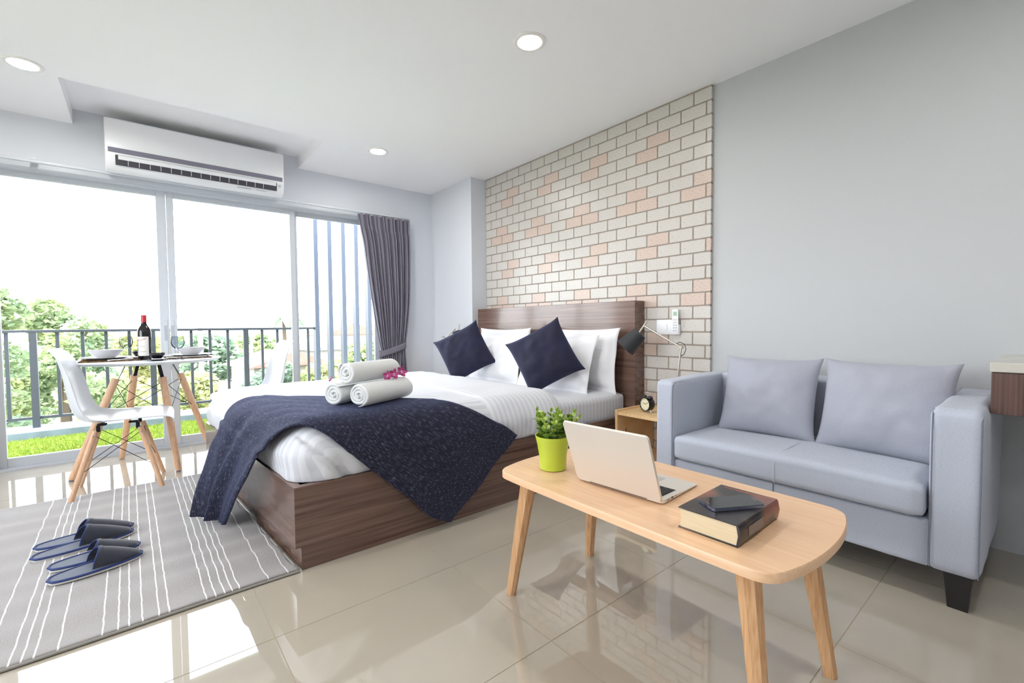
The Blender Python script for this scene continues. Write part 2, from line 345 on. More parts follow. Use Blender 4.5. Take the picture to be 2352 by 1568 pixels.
def pillow(wd, ht, th, n=26, flange=0.0, pinch=0.05, wr=0.006, seed=0, ear=0.0):
    # lies in the local XZ plane, thickness along Y, centred
    mb = MB(); fx = flange/(wd/2) if flange else 0; fz = flange/(ht/2) if flange else 0
    def P(u, v, sgn):
        a = 2*u-1; b = 2*v-1
        ai = max(-1, min(1, a/(1-fx) if fx else a)); bi = max(-1, min(1, b/(1-fz) if fz else b))
        t = (max(0, 1-abs(ai)**2.4))**0.55*(max(0, 1-abs(bi)**2.4))**0.55
        x = wd/2*a*(1 - pinch*(1-b*b)); z = ht/2*b*(1 - pinch*(1-a*a))
        e = (abs(a)*abs(b))**6*ear; x *= 1+e; z *= 1+e
        edge = min(1, 1.2*t+0.05)
        nz = noise.noise(Vector((x*7+seed, z*7, sgn*3+seed)))*wr*2.2*edge + noise.noise(Vector((x*18+seed, z*18+5, sgn)))*wr*edge
        wv = (noise.noise(Vector((x*9+seed*3, z*9, 2.0)))*flange*0.35) if flange else 0
        y = sgn*(th/2*t + 0.0015) + nz + wv*(1-t)
        return (x, y, z)
    mb.grid(lambda u, v: P(u, v, -1), n, n); mb.grid(lambda u, v: P(u, v, 1), n, n, flip=True)
    W = n+1; o = W*W
    rim = [i for i in range(W)] + [j*W+n for j in range(1, W)] + [n*W+i for i in range(n-1, -1, -1)] + [j*W for j in range(n-1, 0, -1)]
    for k in range(len(rim)):
        a, b = rim[k], rim[(k+1) % len(rim)]; mb.f.append([b, a, a+o, b+o])
    return mb
def basis(loc, right, up):
    r = Vector(right).normalized(); u = Vector(up); u = (u - r*u.dot(r)).normalized(); f = u.cross(r)   # local x, z, y
    return Matrix(((r.x, f.x, u.x, loc[0]), (r.y, f.y, u.y, loc[1]), (r.z, f.z, u.z, loc[2]), (0, 0, 0, 1)))
def text_mesh(body, size, depth=0.0002, shear=0.0):
    cu = bpy.data.curves.new('lettering', 'FONT'); cu.body = body; cu.size = size; cu.extrude = depth; cu.shear = shear; cu.align_x = 'CENTER'; cu.align_y = 'CENTER'; cu.resolution_u = 3
    o = bpy.data.objects.new('lettering', cu); C.objects.link(o)
    dg = bpy.context.evaluated_depsgraph_get(); me = bpy.data.meshes.new_from_object(o.evaluated_get(dg)); bpy.data.objects.remove(o); return me
# ------------------------------------------------------------------ the room
XL, XR, YB, YW, ZC = -2.6, 2.765, -1.9, 4.506, 2.417
fl = struct('floor', MB().box((XL-0.1, YB-0.1, -0.14), (XR+0.1, YW+0.02, -0.0012)), 'grout', 'polished beige tiled floor of the room', 'floor')
def tile_edges(a, b, first, step):
    e = [a]; k = math.ceil((a-first)/step+1e-6)
    while first+k*step < b-0.01: e.append(first+k*step); k += 1
    return e + [b]
xe = tile_edges(XL, XR, 0.30, 0.64); ye = tile_edges(YB, YW, 0.405, 0.56); cache = {}
for i in range(len(xe)-1):
    for j in range(len(ye)-1):
        sw, sh = round(xe[i+1]-xe[i]-0.003, 4), round(ye[j+1]-ye[j]-0.003, 4)
        if (sw, sh) not in cache: cache[(sw, sh)] = MB().box((-sw/2, -sh/2, -0.0012), (sw/2, sh/2, 0)).mesh('tile')
        put('tile', cache[(sw, sh)], 'porcelain', fl, ((xe[i]+xe[i+1])/2, (ye[j]+ye[j+1])/2, 0))
NX0, NX1, NY0, NH = -0.314, 1.178, 3.728, 0.105
cb = MB()
cb.box((XL-0.1, YB-0.1, ZC), (XR+0.1, NY0, ZC+0.3)); cb.box((XL-0.1, NY0, ZC), (NX0, YW+0.18, ZC+0.3)); cb.box((NX1, NY0, ZC), (XR+0.1, YW+0.18, ZC+0.3)); cb.box((NX0, NY0, ZC+NH), (NX1, YW+0.18, ZC+0.3))
struct('ceiling', cb, 'ceiling_paint', 'white plaster ceiling with a shallow recess above the air conditioner', 'ceiling')
OX0, OX1, OZ = -0.78, 1.995, 2.065
wb = MB(); wb.box((XL-0.1, YW, -0.1), (OX0, YW+0.18, ZC)); wb.box((OX1, YW, -0.1), (2.565, YW+0.18, ZC)); wb.box((OX0, YW, OZ), (OX1, YW+0.18, ZC)); wb.box((NX0, YW, ZC), (NX1, YW+0.18, ZC+NH))
struct('wall_window', wb, 'wall_paint', 'white wall around the sliding glass doors', 'wall')
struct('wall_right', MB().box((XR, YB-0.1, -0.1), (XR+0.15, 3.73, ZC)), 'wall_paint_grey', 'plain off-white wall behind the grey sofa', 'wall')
struct('wall_corner', MB().box((2.565, 3.725, -0.1), (XR+0.15, YW+0.18, ZC)), 'wall_paint', 'white boxed column between the curtain and the brick wall', 'wall')
WY0, WY1, WZ0, WZ1 = 0.7, 3.6, 0.85, 2.15
struct('wall_left', MB().box((XL-0.1, YB-0.1, -0.1), (XL, WY0, ZC)).box((XL-0.1, WY1, -0.1), (XL, YW, ZC)).box((XL-0.1, WY0, -0.1), (XL, WY1, WZ0)).box((XL-0.1, WY0, WZ1), (XL, WY1, ZC)), 'wall_paint', 'plain white wall to the left outside the picture', 'wall')
struct('wall_behind', MB().box((XL, YB-0.1, -0.1), (XR, YB, ZC)), 'wall_paint', 'plain white wall behind the camera', 'wall')
# brick wall: mortar slab with proud bricks
BX, BY0, BY1 = 2.7445, 1.3905, 3.725
bw = struct('wall_brick', MB().box((BX, BY0, 0), (XR, BY1, ZC)), 'mortar', 'cream and pink brick feature wall behind the bed', 'wall')
bcache = {}
def brick_mesh(L, Hh, T, pink, var):
    key = (round(L, 3), round(Hh, 3), round(T, 3), pink, var)
    if key not in bcache:
        rng = random.Random(var*17+3); n = 5; pts = []
        j = lambda: rng.uniform(-0.0008, 0.0008)
        c = 0.004
        pts = [(-L/2+c, -Hh/2+j()), (0, -Hh/2+j()), (L/2-c, -Hh/2+j()), (L/2+j(), -Hh/2+c), (L/2+j(), 0), (L/2+j(), Hh/2-c), (L/2-c, Hh/2+j()), (0, Hh/2+j()), (-L/2+c, Hh/2+j()), (-L/2+j(), Hh/2-c), (-L/2+j(), 0), (-L/2+j(), -Hh/2+c)]
        bcache[key] = MB().prism(pts[::-1], 'x', 0, T).mesh('brick'); bcache[key].materials.append(MATS['brick_pink' if pink else 'brick_cream'])
    return bcache[key]
RH, RW, G = 0.0836, 0.1703, 0.0095
nb = 0
for r in range(29):
    z1 = 2.41-r*RH; z0 = max(z1-RH, 0.002)
    if z1-z0 < 0.02: continue
    first = 1.504 if r % 2 == 0 else 1.421
    edges = [1.3885]; y = first
    while y < BY1-0.012: edges.append(y); y += RW
    edges.append(BY1)
    for k in range(len(edges)-1):
        a, b = edges[k], edges[k+1]; mid = (a+b)/2; zm = (z0+z1)/2
        if zm < 1.05 and a > 1.90: continue                     # behind the headboard
        if zm < 0.30 and a > 1.80: continue
        m8 = r % 8; pink = (m8 in (2, 3) and k % 3 == 2) or (m8 == 6 and k % 3 == 0) or (m8 == 7 and k % 3 in (0, 2))
        if r % 2 == 1 and k == 0: pink = (r % 8 in (3, 7)) and r % 16 > 6
        if r % 2 == 1 and k > 0:
            kk = k-1; pink = (m8 == 3 and kk % 3 == 2) or (m8 == 7 and kk % 3 in (0, 2))
        a2 = a if k == 0 else a+G/2; b2 = b-G/2
        put('brick', brick_mesh(b2-a2, z1-z0-G, XR-2.742 if k == 0 else 0.003, pink, (r*7+k) % 4), None, bw, (2.742, (a2+b2)/2, zm)); nb += 1
# sliding doors
def panel(name, x0, x1, y0, y1, ls, rs, label, cat, z0=0.012, z1=OZ-0.02, top=0.045, bot=0.066):
    f = MB().box((x0, y0, z0), (x0+ls, y1, z1), 0.004, 1).box((x1-rs, y0, z0), (x1, y1, z1), 0.004, 1).box((x0+ls, y0+0.002, z1-top), (x1-rs, y1-0.002, z1), 0.003, 1).box((x0+ls, y0+0.002, z0), (x1-rs, y1-0.002, z0+bot), 0.003, 1)
    o = struct(name, f, 'alu_white', label, cat); ym = (y0+y1)/2
    part('glass_pane', MB().box((x0+ls-0.004, ym-0.003, z0+bot-0.004), (x1-rs+0.004, ym+0.003, z1-top+0.004)), 'window_glass', o, False); return o
d1 = panel('door_1', OX0+0.02, 0.198, YW+0.05, YW+0.085, 0.045, 0.062, 'white framed sliding glass door at the left end', 'door')
d2 = panel('door_2', 0.200, 1.154, YW+0.05, YW+0.085, 0.047, 0.046, 'white framed sliding glass door behind the wine bottle', 'door')
panel('window_1', 1.140, OX1-0.02, YW+0.095, YW+0.13, 0.04, 0.05, 'fixed white framed glass pane beside the grey curtain', 'window')
for d, hx in ((d1, 0.170), (d2, 0.214)):
    part('handle', MB().box((hx-0.014, YW+0.045, 0.735), (hx+0.014, YW+0.051, 1.02), 0.003, 1), 'alu_white', d)
    part('handle_recess', MB().box((hx-0.009, YW+0.0435, 0.86), (hx+0.009, YW+0.046, 0.98), 0.002, 1), 'recess_grey', d)
tr = MB().box((OX0, YW-0.008, OZ-0.025), (OX1, YW+0.17, OZ), 0.003, 1).box((OX0, YW-0.004, -0.001), (OX1, YW+0.17, 0.014)).box((OX0, YW-0.004, 0.014), (OX0+0.02, YW+0.17, OZ-0.025)).box((OX1-0.02, YW-0.004, 0.014), (OX1, YW+0.17, OZ-0.025))
tr.box((OX0-0.02, YW-0.014, OZ-0.005), (OX1+0.02, YW-0.0005, OZ+0.03), 0.003, 1)
wf = MB()
for (a, b) in ((WY0, WY0+0.05), (WY1-0.05, WY1), ((WY0+WY1)/2-0.03, (WY0+WY1)/2+0.03)): wf.box((XL-0.08, a, WZ0), (XL-0.02, b, WZ1))
wf.box((XL-0.08, WY0, WZ0), (XL-0.02, WY1, WZ0+0.05)); wf.box((XL-0.08, WY0, WZ1-0.05), (XL-0.02, WY1, WZ1))
w2 = struct('window_added', wf, 'alu_white', 'white framed side window added unseen in the left wall for daylight', 'window')  # unseen window, added so daylight reaches the surfaces facing left
part('glass_pane', MB().box((XL-0.053, WY0+0.04, WZ0+0.04), (XL-0.047, WY1-0.04, WZ1-0.04)), 'window_glass', w2, False)
struct('trim_1', tr, 'alu_white', 'white aluminium outer frame and track of the sliding doors', 'trim')
# ------------------------------------------------------------------ balcony and view
bal = struct('floor_balcony', MB().box((-2.4, YW+0.17, -0.2), (3.0, 6.0, 0.0)), 'concrete_grey', 'concrete balcony slab outside the glass doors', 'floor')
struct('wall_balcony', MB().box((-2.4, 5.62, 0.0), (3.0, 6.0, 0.078), 0.004, 1), 'concrete_grey', 'low grey concrete kerb along the balcony edge', 'kerb')
tb = MB().box((-2.3, YW+0.175, 0.0005), (2.9, 5.617, 0.012)); n0 = len(tb.f)
for i in range(26000):
    x, y = random.uniform(-1.25, 1.2), random.uniform(YW+0.18, 5.61); a = random.uniform(0, 6.28); h = random.uniform(0.012, 0.026); s = 0.004
    dx, dy = math.cos(a)*s, math.sin(a)*s; lx, ly = random.uniform(-0.01, 0.01), random.uniform(-0.01, 0.01)
    tb.add([(x-dx, y-dy, 0.011), (x+dx, y+dy, 0.011), (x+lx, y+ly, 0.011+h)], [(0, 1, 2)])
t_o = part('artificial_turf', tb, 'turf', None, False); tag(t_o, 'bright green artificial turf covering the balcony floor', 'turf', kind='stuff')
RY = 5.85
rl = thing('balcony_railing', 'dark grey steel railing of thin bars along the balcony', 'railing', (0, RY, 0.078))
part('top_rail', MB().box((-1.9, -0.025, 0.852), (1.69, 0.025, 0.877), 0.003, 1), 'rail_paint', rl)
part('bottom_rail', MB().box((-1.9, -0.012, 0.075), (1.69, 0.012, 0.10), 0.002, 1), 'rail_paint', rl)
pm = MB().box((-0.024, -0.024, 0), (0.024, 0.024, 0.852)).mesh('post'); bmn = MB().box((-0.0125, -0.0125, 0.10), (0.0125, 0.0125, 0.852)).mesh('baluster')
for x in (-1.56, -0.727, 0.109, 0.934): put('post', pm, 'rail_paint', rl, (x, 0, 0))
for x in (-1.39, -1.22, -1.055, -0.889, -0.572, -0.404, -0.239, -0.069, 0.27, 0.431, 0.595, 0.76, 1.098, 1.257, 1.427, 1.597): put('baluster', bmn, 'rail_paint', rl, (x, 0, 0))
fm = MB().box((-0.024, -0.05, -0.4), (0.024, 0.05, 3.6)).mesh('fin')
sg = thing('sunscreen', 'row of tall blue-grey vertical sunshade fins at the balcony end', 'sunscreen', (2.0, RY, 0.4))
for x in (1.70, 1.864, 2.033, 2.198, 2.363, 2.528, 2.69): put('fin', fm, 'fin_paint', sg, (x-2.0, 0, 0))
part('cross_bar', MB().box((-0.40, 0.052, 3.45), (0.85, 0.09, 3.55)), 'fin_paint', sg)
struct('ground', MB().box((-260, -260, -9.2), (320, 420, -9.0)), 'ground_far', 'pale hazy ground far below the balcony', 'ground')
def tree(name, label, x, y, top, rad, m, h=None, group=None, n=2600, leaf=0.13):
    rng = random.Random(int(x*100+y*7)); h = h or rad*1.5; base = -9.0
    t = thing(name, label, 'tree', (x, y, base), 0, group)
    cz = top-h-base; part('trunk', MB().tube([(0, 0, 0), (0.1, 0.05, cz*0.5), (0, 0, cz+h*0.5)], [0.28, 0.2, 0.08], 8), 'bark', t)
    mb = MB(); blobs = []
    for k in range(26):
        a = rng.uniform(0, 6.28); e = rng.uniform(-0.7, 1.0); rr = rng.uniform(0.35, 0.85)
        blobs.append((Vector((math.cos(a)*rad*rr*math.sqrt(max(0.05, 1-e*e*0.8)), math.sin(a)*rad*rr*math.sqrt(max(0.05, 1-e*e*0.8)), cz+e*h*0.78)), rng.uniform(0.22, 0.42)*rad))
    for k in range(n):
        c, br = blobs[rng.randrange(len(blobs))]
        d = Vector((rng.gauss(0, 1), rng.gauss(0, 1), rng.gauss(0, 1))).normalized(); p = c+d*br*rng.uniform(0.7, 1.05)
        s = 0; a = Vector((rng.gauss(0, 1), rng.gauss(0, 1), rng.gauss(0, 0.5))).normalized(); b = a.cross(Vector((rng.gauss(0, 1), rng.gauss(0, 1), rng.gauss(0, 1)))).normalized()
        s = leaf*rng.uniform(0.6, 1.3)
        mb.add([p-a*s, p+b*s*0.5, p+a*s, p-b*s*0.5], [(0, 1, 2, 3)])
    f = part('foliage', mb, m, t, False); f['kind'] = 'stuff'; return t
GT = 'trees below the balcony'
tree('broadleaf_tree', 'tallest pale green tree at the left edge of the view', -2.75, 15.0, 2.75, 1.3, 'tree_green', 4.2, GT, 11000, 0.10)
tree('broadleaf_tree', 'round-crowned green tree seen above the dining chair back', -1.75, 18.6, 2.3, 1.5, 'tree_green', 3.4, GT, 11000, 0.10)
tree('broadleaf_tree', 'yellowish tree behind the wine bottle and left bowl', -0.1, 14.8, 1.35, 1.25, 'tree_yellow', 3.0, GT, 10000, 0.09)
tree('broadleaf_tree', 'dense blue-green tree behind the leftmost railing bars', -2.0, 10.6, 0.55, 1.1, 'tree_blue', 2.2, GT, 10000, 0.075)
tree('broadleaf_tree', 'leafy green tree seen below the dining table top', -0.35, 11.0, 0.40, 1.05, 'tree_green', 2.2, GT, 10000, 0.075)
tree('broadleaf_tree', 'low olive tree behind the railing post at the door stile', 1.0, 12.0, 0.25, 0.75, 'tree_yellow', 2.0, GT, 6000, 0.07)
tree('broadleaf_tree', 'small dark green tree behind the far white chair', 4.2, 20.5, -0.45, 1.1, 'tree_blue', 1.4, GT, 5000, 0.1)
tree('broadleaf_tree', 'round green tree seen between railing bars right of the glass stile', 3.1, 29.5, 0.55, 1.5, 'tree_blue', 1.5, GT, 2200, 0.2)
tree('broadleaf_tree', 'yellow-green tree seen between the first sunshade fins', 6.4, 21.0, -0.35, 1.3, 'tree_yellow', 1.5, GT, 2600, 0.15)
tree('broadleaf_tree', 'bushy tree seen between the sunshade fins nearest the curtain', 9.9, 24.0, 0.45, 1.9, 'tree_green', 1.9, GT, 2600, 0.2)
tree('broadleaf_tree', 'pale distant tree beside the round-topped far chair', 6.2, 35.5, 0.5, 1.8, 'tree_green', 1.5, GT, 1800, 0.26)
tree('broadleaf_tree', 'hazy low tree behind the right wine glass', 0.9, 33.0, 0.5, 1.7, 'tree_yellow', 1.6, GT, 1800, 0.24)
# palm
px, py = 8.2, 36.0; pl = thing('palm_tree', 'distant palm tree standing above the railing', 'tree', (px, py, -9.0))
part('trunk', MB().tube([(0, 0, 0), (0.1, 0, 5), (0, 0, 10.6)], [0.22, 0.16, 0.12], 8), 'bark', pl)
for k in range(11):
    a = k*0.571; L = 1.9+0.2*(k % 3); mb = MB()
    def fr(u, v, a=a, L=L):
        r = u*L; wv = (v-0.5)*0.6*math.sin(PI*min(1, u*0.9+0.1)); z = 10.6+0.75*math.sin(u*2.4)-1.35*u*u
        return (math.cos(a)*r-math.sin(a)*wv, math.sin(a)*r+math.cos(a)*wv, z-abs(v-0.5)*0.8*math.sin(PI*min(1, u*0.9+0.1)))
    mb.grid(fr, 8, 2); part('frond', mb, 'tree_blue', pl, False)
def house(label, x, y, w_, d_, wall_top, ridge, roofm, wallm='house_wall'):
    t = thing('house', label, 'house', (x, y, -9.0), 0.15, 'houses below the balcony')
    part('wall', MB().box((-w_/2, -d_/2, 0), (w_/2, d_/2, wall_top+9)), wallm, t, False)
    rf = MB(); o = 0.35
    rf.prism([(-w_/2-o, wall_top+9-0.05), (w_/2+o, wall_top+9-0.05), (0, ridge+9)], 'y', -d_/2-o, d_/2+o); part('roof', rf, roofm, t, False)
    for k in range(3):
        wx = -w_*0.32+k*w_*0.32; part('window', MB().box((wx-0.3, -d_/2-0.03, wall_top+9-1.5), (wx+0.3, -d_/2+0.02, wall_top+9-0.6)), 'far_glass', t, False)
    return t
house('white house with a brown hipped roof beside the far chair', 5.2, 24.0, 3.2, 3.0, -0.75, -0.15, 'roof_tile')
house('pale house with a grey roof seen between the sunshade fins', 10.2, 32.0, 3.4, 3.0, -0.5, 0.35, 'roof_grey')
house('house with a pinkish roof farther back behind the fins', 14.4, 42.0, 5.0, 4.0, 0.3, 1.3, 'roof_tile')
house('low white house with a red edged roof below the table edge', 2.3, 14.4, 1.6, 2.6, -2.2, -1.5, 'roof_grey', 'far_wall')
house('long white house behind the round dining table', 0.6, 24.5, 3.4, 3.0, -2.3, -1.6, 'roof_grey', 'far_wall')
tp = thing('market_awning', 'light blue awning roofs beyond the right edge of the table', 'awning', (2.9, 18.2, -9.0))
for k in range(4):
    part('awning_sheet', MB().prism([(-0.8, 7.0), (0.8, 7.0), (0, 7.6)], 'y', -1.2, 1.2), 'tarp_blue', tp, False, (k*1.7-1.9, 0, 0.1*(k % 2)))
    part('pole', MB().box((-0.05, -0.05, 0), (0.05, 0.05, 7.0)), 'house_wall', tp, False, (k*1.7-1.9, 0, 0))
def tower(label, x, y, w_, top, cols, rows):
    t = thing('tower_block', label, 'building', (x, y, -9.0), 0.0, 'far tower blocks')
    part('wall', MB().box((-w_/2, 0, 0), (w_/2, w_*0.6, top+9)), 'far_wall', t, False)
    wm = MB().box((-0.5, -0.1, -0.55), (0.5, 0.1, 0.55)).mesh('window')
    for i in range(cols):
        for j in range(rows): put('window', wm, 'far_glass', t, (-w_/2+(i+0.5)*w_/cols, 0, top+9-1.6-j*3.0))
tower('faint pale tower with a blue glass corner on the skyline', 33.0, 160.0, 9.0, 7.5, 5, 5)
tower('faint white block with small dark windows on the skyline', 22.0, 150.0, 8.0, 5.2, 3, 4)
for (x, y, tp_, lb) in ((1.75, 20.0, 4.3, 'tall thin utility pole rising beside the centre door stile'), (4.9, 29.0, 2.4, 'slim utility pole farther off in the haze')):
    t = thing('utility_pole', lb, 'pole', (x, y, -9.0), 0, 'utility poles in the view'); part('pole', MB().tube([(0, 0, 0), (0, 0, tp_+9)], [0.12, 0.06], 8), 'house_wall', t); part('crossarm', MB().box((-0.5, -0.04, tp_+8.2), (0.5, 0.04, tp_+8.3)), 'house_wall', t, False)
# ------------------------------------------------------------------ ceiling lights
def downlight(x, y, label, grp='recessed ceiling lights'):
    t = thing('ceiling_light', label, 'ceiling light', (x, y, ZC), 0, grp)
    part('trim_ring', MB().lathe([(0.066, -0.0005), (0.083, -0.0005), (0.082, -0.005), (0.074, -0.008), (0.062, -0.006), (0.060, -0.001)], 40, close=False), 'trim_white', t)
    part('lens', MB().lathe([(0.0005, -0.004), (0.062, -0.004), (0.062, -0.001), (0.0005, -0.001)], 40), 'light_disc', t, False)
downlight(-0.443, 3.66, 'round recessed ceiling light at the upper left above the doors')
downlight(1.601, 1.776, 'round recessed ceiling light at the top centre of the photo')
downlight(1.586, 3.656, 'round recessed ceiling light in front of the column')
for x, y, wh in ((-0.443, 1.77, 'above the rug'), (1.60, -0.1, 'above the coffee table end'), (-0.443, -0.1, 'just behind the camera'), (-1.9, 1.77, 'near the added side window'), (-1.9, -0.1, 'in the rear left corner')):  # unseen lights added to brighten the room away from the glass doors
    downlight(x, y, 'round recessed ceiling light added out of view for fill '+wh, 'ceiling lights added out of view')
# ------------------------------------------------------------------ bed
def wpart(name, mb, m, parent, root, smooth=True):
    mb.xf((Matrix.Translation(root.location) @ Matrix.Rotation(root.rotation_euler.z, 4, 'Z')).inverted()); return part(name, mb, m, parent, smooth)
def fx(y): return 0.447-0.070*(y-1.885)
BYA, BYB, BXH = 1.878, 3.60, 2.63
bed = thing('double_bed', 'low walnut double bed with tall headboard against the brick wall', 'bed', (1.5, 2.74, 0))
def skew_poly(x_in, y0, y1, x1): return [(fx(y0)+x_in, y0), (x1, y0), (x1, y1), (fx(y1)+x_in, y1)]
wpart('plinth', MB().prism(skew_poly(0.024, BYA+0.008, BYB-0.008, BXH), 'z', 0, 0.095), 'walnut', bed, bed, False)
wpart('side_rail', MB().prism([(fx(BYA), BYA), (BXH, BYA), (BXH, BYA+0.03), (fx(BYA)+0.03, BYA+0.03)], 'z', 0.0955, 0.335), 'walnut', bed, bed, False)
wpart('side_rail', MB().prism([(fx(BYB)+0.03, BYB-0.03), (BXH, BYB-0.03), (BXH, BYB), (fx(BYB), BYB)], 'z', 0.0955, 0.335), 'walnut', bed, bed, False)
wpart('footboard', MB().prism([(fx(BYA)+0.0005, BYA+0.0005), (fx(BYA)+0.03, BYA+0.03), (fx(BYB)+0.03, BYB-0.03), (fx(BYB), BYB)], 'z', 0.0955, 0.335), 'walnut_y', bed, bed, False)
wpart('deck', MB().prism([(fx(BYA)+0.032, BYA+0.032), (BXH, BYA+0.032), (BXH, BYB-0.032), (fx(BYB)+0.032, BYB-0.032)], 'z', 0.25, 0.285), 'walnut', bed, bed, False)
wpart('headboard', MB().box((BXH, 1.862, 0.0), (2.7405, 3.722, 1.121), 0.002, 1), 'walnut_y', bed, bed, False)
def dn(sc, amp, sd=0.0):
    return lambda p, n: noise.noise(p*sc+Vector((sd, sd, sd)))*amp + noise.noise(Vector((p.x*sc*3, p.y*sc*3, p.z*sc*2))+Vector((sd, 3, 1)))*amp*0.35
mt = softbox((0.52, 1.925, 0.287), (2.622, 3.56, 0.492), 0.05, 22, lambda p, n: noise.noise(Vector((p.x*14, p.y*3, p.z*2)))*0.006)
m_o = part('mattress', mt, 'satin_stripe_x'); tag(m_o, 'white mattress in a fitted sheet, bare near the headboard', 'mattress')
DT = 0.56
def duvet_disp(p, n):
    side = 0.014*math.exp(-((p.z-0.43)/0.07)**2)*(1-abs(n.z))
    crown = 0.02*max(0, n.z)*math.exp(-(((p.x-1.2)/0.55)**2+((p.y-2.75)/0.6)**2))
    wr = 0.006*math.sin(p.x*38+noise.noise(p*4)*5)*(1-abs(n.z))*max(0, 1-abs(p.z-0.38)*9) + 0.008*noise.noise(p*3.2) + 0.003*noise.noise(p*11)
    s = p.z-(0.52-1.15*(p.x-0.49)); fold = (-0.012*math.exp(-(s/0.016)**2)+0.010*math.exp(-((s+0.03)/0.03)**2))*max(0, -n.y)*(1 if 0.44 < p.x < 0.70 else 0)
    return side+crown+wr+fold
def skewx(mb, x0=0.43, ln=1.5):
    for v in mb.v: v.x += (fx(v.y)-fx(1.885))*max(0, 1-max(0, v.x-x0)/ln)
    return mb
def flat_bottom(mb, z):
    for v in mb.v: v.z = max(v.z, z)
    return mb
dv = flat_bottom(skewx(softbox((0.452, 1.888, 0.235), (1.97, 3.60, DT), 0.125, 84, duvet_disp)), 0.3365)
duvet = part('duvet', dv, 'satin_stripe', None, 'all'); tag(duvet, 'thick white satin-striped duvet spread over the bed', 'duvet')
fd = flat_bottom(softbox((1.33, 1.884, 0.24), (1.985, 3.605, DT+0.010), 0.127, 44, lambda p, n: duvet_disp(p, n)+0.003*math.sin(p.y*30+p.x*8)*max(0, n.z)*0.5), 0.345)
part('turned_fold', fd, 'satin_stripe_x', duvet, 'all')
cf = MB()
def corner_fold(u, v):
    a = u*1.0; return (0.50+0.10*u+0.02*math.sin(v*PI), 1.885+0.004-0.006*math.sin(u*PI), 0.345+(0.16-0.15*u)*v)
# pillows
for (nm, lb, wd, ht, th, loc, tilt, sd, yaw) in (
    ('bed_pillow', 'white flanged pillow upright against the headboard beside the black lamp', 0.70, 0.45, 0.15, (2.528, 2.285, 0.705), 0.10, 1, 0.0),
    ('bed_pillow', 'white flanged pillow leaning in front, behind the nearer navy cushion', 0.70, 0.43, 0.16, (2.365, 2.38, 0.675), 0.30, 2, 0.05),
    ('bed_pillow', 'white flanged pillow upright against the headboard near the column', 0.70, 0.45, 0.15, (2.528, 3.20, 0.705), 0.10, 3, 0.0),
    ('bed_pillow', 'white flanged pillow leaning behind the farther navy cushion', 0.70, 0.43, 0.16, (2.365, 3.08, 0.675), 0.30, 4, -0.03)):
    o = part(nm, pillow(wd, ht, th, 34, 0.035, 0.045, 0.010, sd, 0.03), 'linen_white', None, 'all'); o.matrix_world = basis(loc, (math.sin(yaw), -math.cos(yaw), 0), (math.sin(tilt), 0, math.cos(tilt)))
    tag(o, lb, 'pillow', 'white pillows on the bed')
for (lb, loc, sd, rot, nrm) in (('navy velvet cushion standing on its corner, nearer the lamp', (2.15, 2.26, 0.742), 11, 0.50, (-0.80, -0.60)),
                      ('navy velvet cushion standing on its corner, nearer the curtain', (2.12, 3.20, 0.735), 15, 0.50, (-0.75, -0.66))):
    o = part('throw_cushion', pillow(0.395, 0.395, 0.14, 30, 0, 0.03, 0.009, sd, 0.06), 'velvet_navy', None, 'all')
    n = Vector((nrm[0], nrm[1], 0)).normalized(); r = Vector((-n.y, n.x, 0)); u = (Vector((0, 0, 1))*0.96-n*0.27).normalized()
    o.matrix_world = basis(loc, r*math.cos(rot)+u*math.sin(rot), u*math.cos(rot)-r*math.sin(rot)); tag(o, lb, 'cushion', 'navy cushions on the bed')
# throw blanket: laid diagonally, mapped over the duvet
TZ, TR_ = DT+0.022, 0.135
def drape(U, V):
    tu = max(0, 0.56-U); tv = max(0, 2.005-V); q = TR_*PI/2
    def arc(t):
        if t < q: a = t/TR_; return TR_*math.sin(a), TR_*(1-math.cos(a))
        return TR_, TR_+(t-q)
    xu, zu = arc(tu); yv, zv = arc(tv)
    x = (0.56-xu) if tu > 0 else U; y = (2.005-yv) if tv > 0 else V
    z = TZ-zu-zv; c = 0.02*math.exp(-(((x-1.2)/0.55)**2+((y-2.75)/0.6)**2)) if (tu <= 0 and tv <= 0) else 0
    x += (fx(y)-fx(1.885))*max(0, 1-max(0, x-0.43)/1.5)
    if tu > q: x -= 0.016+0.10*(tu-q)
    if tv > q: y -= 0.018+0.05*(tv-q)
    return Vector((x, y, max(z+c, 0.008)))
SL = [(-0.08, 2.52), (0.06, 2.36), (0.24, 2.18), (0.40, 2.05), (0.50, 1.95), (0.56, 1.885), (0.64, 1.80), (0.74, 1.70), (0.92, 1.53), (1.01, 1.43), (1.12, 1.37)]
SU = [(-0.03, 2.64), (0.11, 2.80), (0.26, 2.93), (0.40, 2.90), (0.52, 2.80), (0.745, 2.49), (0.97, 2.22), (1.19, 1.97), (1.36, 1.84), (1.47, 1.775), (1.55, 1.715)]
def throw_pt(q, p):
    l = cr_spline(SL, q); u_ = cr_spline(SU, q); U = l[0]+(u_[0]-l[0])*p; V = l[1]+(u_[1]-l[1])*p
    P = drape(U, V); hang = max(0, min(1, (0.50-U)*4)); nearh = max(0, min(1, (1.85-V)*5))
    w1 = math.sin(p*17+q*3)*0.5+math.sin(p*29+1.0)*0.25+noise.noise(Vector((U*5, V*5, 0)))*0.4
    P.x -= hang*(0.030*w1+0.024+0.40*p*max(0, 0.30-U)); P.y -= nearh*(0.5+0.5*math.sin(p*7+U*9))*0.012
    top = (1-hang)*(1-nearh); P.z += top*(0.006*abs(math.sin(p*15+q*8+noise.noise(Vector((U*3, V*3, 5)))*2))*max(0, 1-(q-0.3)*2) + 0.004)
    return P
tb_ = MB().grid(throw_pt, 150, 46, flip=True); tme = tb_.mesh('throw_blanket', 'all')
uvl = tme.uv_layers.new(name='UVMap')
